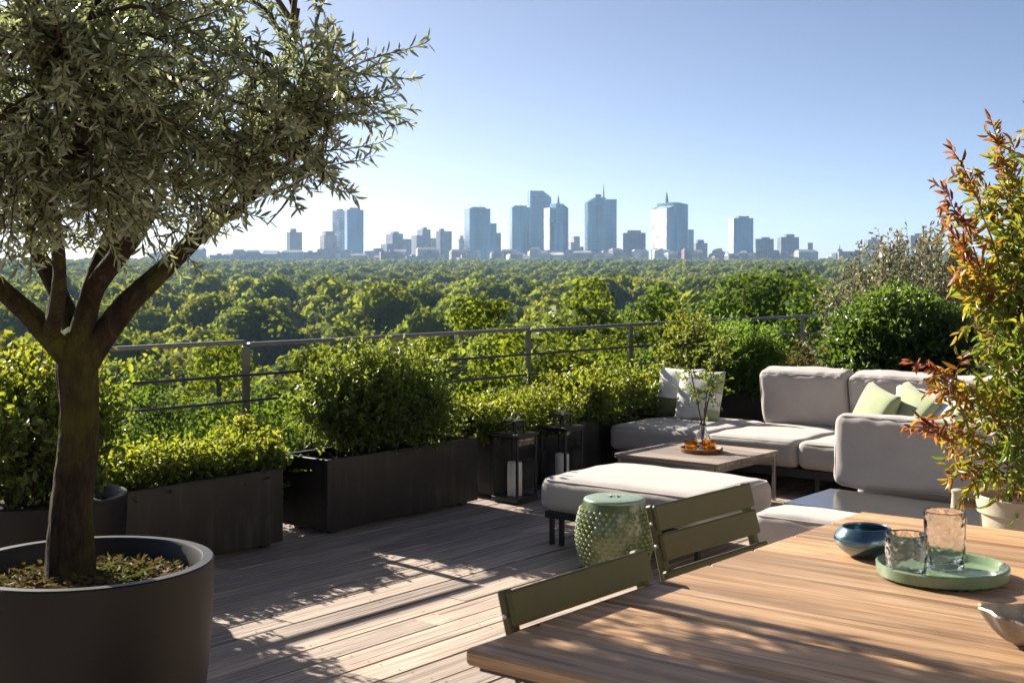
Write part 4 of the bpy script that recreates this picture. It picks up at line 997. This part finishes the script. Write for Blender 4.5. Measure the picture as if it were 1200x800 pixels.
# tall trees close to the building, tops at roof height
def tall_tree(label, u, vtop, Y, wpx, nf, size, mat, seed, depth=9.0, blossom=0, name='tall_tree'):
    g = random.Random(seed); top = at(u, vtop, Y); gz = ground_z(Y); R0 = wpx/FPX*Y/2; H = top[2]-gz
    t = thing(name, label, 'tree', (top[0], Y, gz), 0)
    blobs = []; 
    for k in range(26):
        f = g.random()**.8; z = H-.6*R0*.3-f*depth; env = R0*min(1, .55+.6*math.sqrt(f)); a = g.random()*6.283; q = env*math.sqrt(g.random())*.85
        br = g.uniform(.16, .30)*R0+.25; blobs.append((q*math.cos(a), q*math.sin(a), min(z, H-br*.8), br))
    blobs.append((0, 0, H-R0*.28, R0*.28)); blobs.append((0, 0, H-depth*.5, R0*.62)); blobs.append((0, 0, H-depth*.8, R0*.75))
    me = crown_mesh('crown', blobs, int(nf*3.2), size*.62, seed, inner=.3, rough=.5, soft=.55); link('crown', me, M[mat], t)
    m = MB(); m.tube([(0, 0, -1), (.1, .1, H*.3), (0, -.1, H*.6), (0, 0, H-.8)], [.35, .27, .2, .04], 9)
    for k in range(12):
        b = blobs[k]; z0 = max(H*.45, b[2]-3); m.tube([(0, 0, z0), (b[0]*.5, b[1]*.5, (z0+b[2])/2+.2), b[:3]], [.1, .06, .02], 6)
    m.build('trunk', M['trunk'], t, smooth=True)
    if blossom:
        top_b = sorted(blobs[:26], key=lambda b: -b[2])[:7]; gg = np.random.default_rng(seed)
        tops = [(b[0], b[1], b[2]+b[3]*.5, b[3]*.8) for b in top_b]
        me = crown_mesh('blossom', tops, blossom, size*.8, seed+1, inner=.6); link('blossom', me, M['blossom'], t)
    return t
tall_tree('yellow green tree topped with cream blossom beyond the railing', 690, 322, 27, 190, 10000, .17, 'tree_bright', 301, 8, 260)
tall_tree('narrow bright green tree just left of the blossoming tree', 582, 346, 25, 110, 6000, .16, 'tree_bright', 302, 8)
tall_tree('broad dark green tree in front of the skyline gap', 872, 310, 36, 300, 18000, .20, 'tree_dark', 303, 9)
tall_tree('mid green tree between blossoming tree and dark tree', 775, 330, 33, 170, 8000, .19, 'tree_dark', 304, 9)
tall_tree('bright green tree behind the tall rounded bush', 510, 388, 26, 170, 9000, .17, 'tree_bright', 305, 7)
tall_tree('bright yellow tree behind the railing above the golden hedge', 255, 388, 44, 230, 12000, .24, 'tree_bright', 306, 9)
tall_tree('green tree behind the railing between olive and tall bush', 360, 405, 38, 130, 8000, .2, 'tree_bright', 307, 9)
tall_tree('dark tree low behind the railing near the far posts', 815, 372, 22, 240, 11000, .15, 'tree_dark', 308, 7)
tall_tree('green tree low behind the railing in front of the blossoming tree', 640, 385, 21, 220, 11000, .14, 'tree_bright', 309, 7)
tall_tree('dark green tree low behind the railing beside the olive trunk', 165, 425, 34, 220, 10000, .2, 'tree_dark', 310, 9)
tall_tree('dark green tree behind the far end of the railing', 945, 340, 26, 170, 9000, .16, 'tree_dark', 311, 8)
tall_tree('dark green tree low behind the railing left of the bush', 320, 440, 26, 220, 9000, .17, 'tree_dark', 312, 7)
tall_tree('dark tree low behind the railing left of the lanterns', 470, 415, 22, 200, 9000, .15, 'tree_dark', 313, 7)

# ------------------------------------------------------------------ city
def citymat(name, col, rough, metal=0.0, spec=.5, win=None, fh=3.6, fw=3.0):
    m, nt, b = newmat(name); tc = nd(nt, 'ShaderNodeTexCoord'); sp = nd(nt, 'ShaderNodeSeparateXYZ', Vector=tc.outputs['Object'])
    q = nd(nt, 'ShaderNodeVectorMath', {'operation': 'MULTIPLY'}); nt.links.new(tc.outputs['Object'], q.inputs[0]); q.inputs[1].default_value = (.07, .07, .012) if metal else (.05, .05, .05)
    oi = nd(nt, 'ShaderNodeObjectInfo'); q2 = nd(nt, 'ShaderNodeVectorMath', {'operation': 'ADD'}); nt.links.new(q.outputs[0], q2.inputs[0]); cx = nd(nt, 'ShaderNodeCombineXYZ', X=math_(nt, 'MULTIPLY', oi.outputs['Random'], 60.0)); nt.links.new(cx.outputs[0], q2.inputs[1])
    n = nd(nt, 'ShaderNodeTexNoise', Vector=q2.outputs[0], Scale=1.0, Detail=3.0)
    c = ramp(nt, n.outputs[0], [(.38, tuple(x*(.5 if metal else .75) for x in col)), (.62, tuple(min(1, x*1.3) for x in col))])  # metal facades get tall streaks that paint glass reflections into the colour
    if win:
        fx = math_(nt, 'FRACT', math_(nt, 'DIVIDE', math_(nt, 'ADD', sp.outputs[0], sp.outputs[1]), fw)); fz = math_(nt, 'FRACT', math_(nt, 'DIVIDE', sp.outputs[2], fh))
        k = math_(nt, 'MULTIPLY', math_(nt, 'GREATER_THAN', fx, .38), math_(nt, 'GREATER_THAN', fz, .42)); c = mixc(nt, k, c, win)
    nt.links.new(c, b.inputs['Base Color']); b.inputs['Roughness'].default_value = rough; b.inputs['Metallic'].default_value = metal; b.inputs['Specular IOR Level'].default_value = spec
    return m
CM = {'blue': citymat('blue_curtain_wall', (.085, .20, .30), .24, .6), 'teal': citymat('teal_curtain_wall', (.09, .24, .30), .22, .6), 'grey': citymat('grey_facade', (.17, .20, .24), .7, win=(.05, .06, .08)),
      'white': citymat('white_cladding_and_glare', (.72, .71, .69), .5), 'stone': citymat('stone_facade', (.40, .36, .32), .8, win=(.09, .09, .10)), 'brick': citymat('brick_facade', (.34, .20, .17), .8, win=(.1, .09, .09)),  # the white also paints sun glare on tower sides
      'band': citymat('pale_spandrel', (.07, .14, .19), .4, .4), 'pale': citymat('pale_facade', (.6, .58, .55), .8, win=(.16, .17, .19)), 'roof': citymat('roof_plant', (.16, .17, .19), .8)}
CITY = 16.0
def block(parent, nm, x, y, w, d, z0, z1, mat, chamf=None, bands=None, taper=1.0):
    """one storeyed volume; chamf = (side, drop) slants one end of the roof"""
    m = MB(); h = [(-w/2, -d/2), (w/2, -d/2), (w/2, d/2), (-w/2, d/2)]; tz = [z1]*4
    if chamf:
        sd, run, drop = chamf; xm = -w/2+run if sd < 0 else w/2-run
        out = [(-w/2, z0), (w/2, z0), (w/2, z1 if sd < 0 else z1-drop), (xm, z1), (-w/2, z1-drop if sd < 0 else z1)]
        out = [out[0], out[1], out[2]] + ([(xm, z1), (-w/2, z1-drop)] if sd < 0 else [(xm, z1), (-w/2, z1)])
        v = [(x+a, y-d/2, b) for a, b in out] + [(x+a, y+d/2, b) for a, b in out]; k = len(out)
        m.add(v, [tuple(range(k)), tuple(range(k, 2*k))] + [(i, (i+1) % k, k+(i+1) % k, k+i) for i in range(k)], .5)
    else:
        v = [(x+a, y+b, z0) for a, b in h] + [(x+a*taper, y+b*taper, z1) for a, b in h]
        m.add(v, [(0,1,2,3), (4,5,6,7)] + [(i, (i+1) % 4, 4+(i+1) % 4, 4+i) for i in range(4)], .5)
    o = m.build(nm, CM[mat], parent)
    if bands:
        bm_ = MB(); z = z0+bands; top = z1-(chamf[2] if chamf else 0)-.5
        while z < top: bm_.box((x, y, z), (w+.5, d+.5, bands*.28)); z += bands
        nb = max(3, int(w/6))
        for i in range(1, nb): bm_.box((x-w/2+w*i/nb, y-d/2-.2, (z0+top)/2), (.5, .5, top-z0-1))
        bm_.build('floor_bands', CM['band'], parent)
    return o
def building(label, u0, u1, vt, Y, parts, rot=24, name='tower', cat='tower', k=.62, side=None):
    """parts: list of (fraction x0, x1 of the overall width, v top, material, kwargs)"""
    uc = (u0+u1)/2; x, y, _ = at(uc, 300, Y); t = thing(name, label, cat, (x, y, CITY-2), R(rot)-math.atan2(x, y))
    Wm = (u1-u0)/FPX*Y; w = Wm/(math.cos(R(abs(rot)))+k*math.sin(R(abs(rot)))); d = k*w
    for p_ in parts:
        a, b, v, mat = p_[:4]; kw = p_[4] if len(p_) > 4 else {}
        z1 = CAMH+(HORIZON-v)/FPX*Y-(CITY-2); dd = d*kw.pop('dep', 1.0); yo = kw.pop('yo', 0)*d
        nm = kw.pop('nm', 'facade'); 
        block(t, nm, (-.5+(a+b)/2)*w, yo, (b-a)*w, dd, 0, z1, mat, **kw)
    if side:
        m = MB(); zs = CAMH+(HORIZON-side)/FPX*Y-(CITY-2); m.box((-w/2-.9, 0, zs/2), (1.0, d*.98, zs)); m.build('side_glare', CM['white'], t)  # white slab paints the sun glare on the left wall
    return t
def mast(t, x, y, z0, z1, r=.9):
    m = MB(); m.tube([(x, y, z0), (x, y, (z0+z1)/2), (x, y, z1)], [r, r*.7, r*.25], 6); m.build('mast', CM['roof'], t)
def zpx(v, Y): return CAMH+(HORIZON-v)/FPX*Y-(CITY-2)
building('slab tower half hidden by the olive branches', 336, 354, 271, 2500, [(0, 1, 272, 'grey', {'bands': 3.6}), (.2, .6, 268, 'roof', {'dep': .5, 'nm': 'roof_plant'})])
t = building('round topped tower near the olive twigs', 375, 398, 270, 2450, [(0, .8, 276, 'stone'), (.12, .68, 271, 'stone', {'dep': .8, 'nm': 'upper_storey'}), (.8, 1, 289, 'stone', {'nm': 'annex'})], name='tower')
building('slab tower painted sunlit white left of the tall plain blue tower', 390, 407, 247, 2560, [(0, 1, 247, 'white', {'bands': 3.6}), (.3, .7, 245, 'roof', {'dep': .5, 'nm': 'roof_plant'})], rot=50, side=247)  # white facade colour stands for the sunlit face of this slab
building('tall plain blue tower near the olive twigs', 404, 426, 245, 2500, [(0, 1, 246, 'blue', {'bands': 3.6}), (.2, .8, 243.5, 'roof', {'dep': .6, 'nm': 'roof_plant'})], rot=14)
building('low grey block between blue tower and stepped block', 427, 452, 292, 2500, [(0, .5, 294, 'pale'), (.5, 1, 291, 'grey', {'nm': 'wing'})], name='office_block', cat='building')
building('stepped grey block with a raised left half', 446, 482, 272, 2500, [(0, .22, 286, 'grey', {'nm': 'wing'}), (.22, .66, 274, 'grey'), (.34, .56, 271.5, 'roof', {'dep': .5, 'nm': 'roof_plant'}), (.66, 1, 280, 'stone', {'nm': 'wing'})], name='office_block', cat='building')
building('broad stepped block with a raised centre', 482, 511, 267, 2550, [(0, .3, 276, 'grey', {'nm': 'wing'}), (.3, .72, 269, 'grey'), (.42, .6, 266.5, 'roof', {'dep': .5, 'nm': 'roof_plant'}), (.72, 1, 279, 'stone', {'nm': 'wing'})], name='office_block', cat='building')
building('slim grey tower right of the broad stepped block', 511, 529.5, 270, 2480, [(0, 1, 271, 'grey'), (.15, .45, 268, 'roof', {'dep': .4, 'nm': 'roof_plant'})], rot=30)
building('narrow pale tower beside the big glass tower', 536, 545, 277, 2700, [(0, 1, 280, 'pale'), (.25, .8, 276, 'pale', {'dep': .6, 'nm': 'upper_storey'})])
t = building('big dark glass tower with two lower steps', 544, 587, 244, 2450, [(0, .66, 245, 'blue', {'bands': 4}), (.66, .86, 262, 'blue', {'bands': 4, 'nm': 'step'}), (.86, 1, 273, 'grey', {'nm': 'annex'}), (.1, .55, 243, 'roof', {'dep': .6, 'nm': 'roof_plant'})], rot=16); mast(t, -4, 0, zpx(244, 2450), zpx(238, 2450), .6)
building('low glass hall with a sloping roof', 548, 596, 292, 2350, [(0, .8, 292, 'teal', {'chamf': (-1, 22, 8)}), (.8, 1, 297, 'pale', {'nm': 'wing'})], name='hall', cat='building', rot=8)
t = building('flat topped teal tower beside the tallest tower', 597, 621, 242, 2520, [(0, 1, 243, 'teal', {'bands': 4}), (.15, .85, 241, 'roof', {'dep': .6, 'nm': 'roof_plant'})], rot=14); mast(t, 3, 0, zpx(242, 2520), zpx(236, 2520), .5)
building('tallest blue tower with a slanted shoulder', 618, 646, 224, 2600, [(0, 1, 224, 'blue', {'chamf': (1, 17, 13), 'bands': 4})], rot=12)
t = building('spired tower with its sunlit lower face painted white', 638, 666, 238, 2440, [(.3, 1, 239, 'blue', {'bands': 4, 'chamf': (1, 12, 8)}), (0, .34, 244, 'teal', {'nm': 'side_volume', 'dep': .8}), (.1, .6, 262, 'blue', {'nm': 'front_volume', 'dep': .5, 'yo': -.62})], rot=28, side=244); mast(t, 4, 0, zpx(239, 2440), zpx(229, 2440), 3.0)
building('low rounded white complex at the wood edge', 616, 664, 295, 2300, [(0, .3, 299, 'pale', {'nm': 'wing'}), (.2, .75, 296, 'white', {'bands': 3}), (.75, 1, 299, 'pale', {'nm': 'wing'})], name='office_block', cat='building', rot=6)
building('small stepped tower left of the teal antenna tower', 665, 684, 276, 2650, [(0, .45, 284, 'stone', {'nm': 'wing'}), (.25, .7, 277, 'stone'), (.7, 1, 289, 'stone', {'nm': 'annex'})])
t = building('wide teal tower with slanted corner and tall antenna', 685, 722.5, 232, 2420, [(0, .62, 232, 'teal', {'chamf': (-1, 13, 9), 'bands': 4}), (.62, 1, 234, 'blue', {'bands': 4, 'nm': 'side_volume'}), (.3, .5, 228, 'roof', {'dep': .4, 'nm': 'roof_plant'})], rot=12); mast(t, 6, 0, zpx(233, 2420), zpx(216, 2420), 1.8)
building('grey slab block between the two antenna towers', 730, 756.5, 270, 2380, [(0, 1, 273, 'grey', {'bands': 3.4}), (.2, .8, 270, 'roof', {'dep': .6, 'nm': 'roof_plant'})], rot=10, name='office_block', cat='building')
t = building('bright spired tower with its sunlit left face painted white', 763, 806, 238, 2400, [(0, .3, 242, 'blue', {'chamf': (-1, 14, 4), 'nm': 'corner_volume'}), (.3, 1, 238, 'blue', {'chamf': (1, 20, 3), 'bands': 4})], rot=33, k=1.25, side=245); mast(t, -6, 0, zpx(240, 2400), zpx(226, 2400), 4.0)
building('narrow blue annex right of the bright spired tower', 805, 813, 268, 2430, [(0, 1, 269, 'blue', {'bands': 4})])
building('small domed block right of the bright spired tower', 812, 829, 281, 2550, [(0, 1, 285, 'grey'), (.2, .75, 281, 'grey', {'dep': .6, 'nm': 'upper_storey'})], name='office_block', cat='building')
building('tiny stepped block in the gap right of the towers', 836, 850, 290, 2550, [(0, 1, 295, 'stone'), (.2, .7, 291, 'stone', {'dep': .6, 'nm': 'upper_storey'})], name='office_block', cat='building')
building('lone blue slab tower with its sunlit left edge painted white', 855, 882.5, 254, 2380, [(0, 1, 256, 'blue', {'bands': 3.8}), (.3, .85, 253.5, 'roof', {'dep': .5, 'nm': 'roof_plant'})], rot=22, side=256.5)
building('grey flat block just right of the lone slab tower', 885, 906.5, 278, 2380, [(0, 1, 280, 'grey', {'bands': 3.4}), (.3, .8, 278, 'roof', {'dep': .5, 'nm': 'roof_plant'})], rot=14, name='office_block', cat='building')
building('broad grey block nearer the far chimney', 911, 936, 275, 2400, [(0, 1, 278, 'grey', {'bands': 3.4}), (.35, .8, 274.5, 'roof', {'dep': .5, 'nm': 'roof_plant'})], rot=20, name='office_block', cat='building')
t = building('tall chimney block on the flat skyline', 942, 956, 284, 2500, [(0, 1, 296, 'stone'), (.38, .66, 286, 'stone', {'dep': .4, 'nm': 'shaft'}), (.3, .74, 284.5, 'roof', {'dep': .5, 'nm': 'cap'})], rot=10, name='chimney_block', cat='building')
t = building('domed building on the flat skyline', 974, 994, 290, 2500, [(0, 1, 297, 'stone'), (.25, .75, 292, 'roof', {'dep': .6, 'nm': 'drum', 'taper': .6})], rot=10, name='domed_building', cat='building'); mast(t, 0, 0, zpx(292, 2500), zpx(286, 2500), 1.2)
building('grey tower beside the silvery shrub', 1013, 1033, 278, 2450, [(0, 1, 281, 'grey', {'bands': 3.6}), (.3, .7, 278, 'roof', {'dep': .5, 'nm': 'roof_plant'})], rot=25)
building('hazy tower seen through the silvery shrub', 1064, 1086, 274, 2450, [(0, 1, 276, 'grey', {'bands': 3.6}), (.3, .7, 273.5, 'roof', {'dep': .5, 'nm': 'roof_plant'})], rot=18)
building('reddish brick block in front of the bright spired tower', 763, 802, 293, 2280, [(0, .25, 292, 'brick'), (.25, .7, 297, 'brick', {'nm': 'wing'}), (.7, 1, 296, 'brick', {'nm': 'wing'})], rot=8, name='office_block', cat='building')
gl = random.Random(5)
for k in range(210):
    u = gl.uniform(180, 1140); Y = gl.uniform(2180, 2420); x, y, _ = at(u, 300, Y); t_h = gl.uniform(9, 26)
    mat = gl.choice(['pale', 'pale', 'white', 'stone', 'grey', 'brick', 'stone']); w_ = gl.uniform(14, 42); d_ = gl.uniform(10, 16)
    m = MB(); m.box((0, 0, t_h/2), (w_, d_, t_h), 0)
    if gl.random() < .5: m.add([(-w_/2-.3, -d_/2-.3, t_h+.05), (w_/2+.3, -d_/2-.3, t_h+.05), (w_/2+.3, d_/2+.3, t_h+.05), (-w_/2-.3, d_/2+.3, t_h+.05), (-w_/2+3, 0, t_h+4), (w_/2-3, 0, t_h+4)], [(0,1,5,4), (1,2,5), (2,3,4,5), (3,0,4), (0,1,2,3)], .5)
    else: m.box((w_*gl.uniform(-.3, .3), 0, t_h+1.3), (w_*.25, d_*.5, 2.5))
    o = m.build('low_building', CM[mat], None); o.location = (x, y, CITY); o.rotation_euler = (0, 0, R(gl.uniform(-25, 30)))
    tag(o, 'small pale low building along the far edge of the woods', 'building', 'low buildings along the far wood edge')
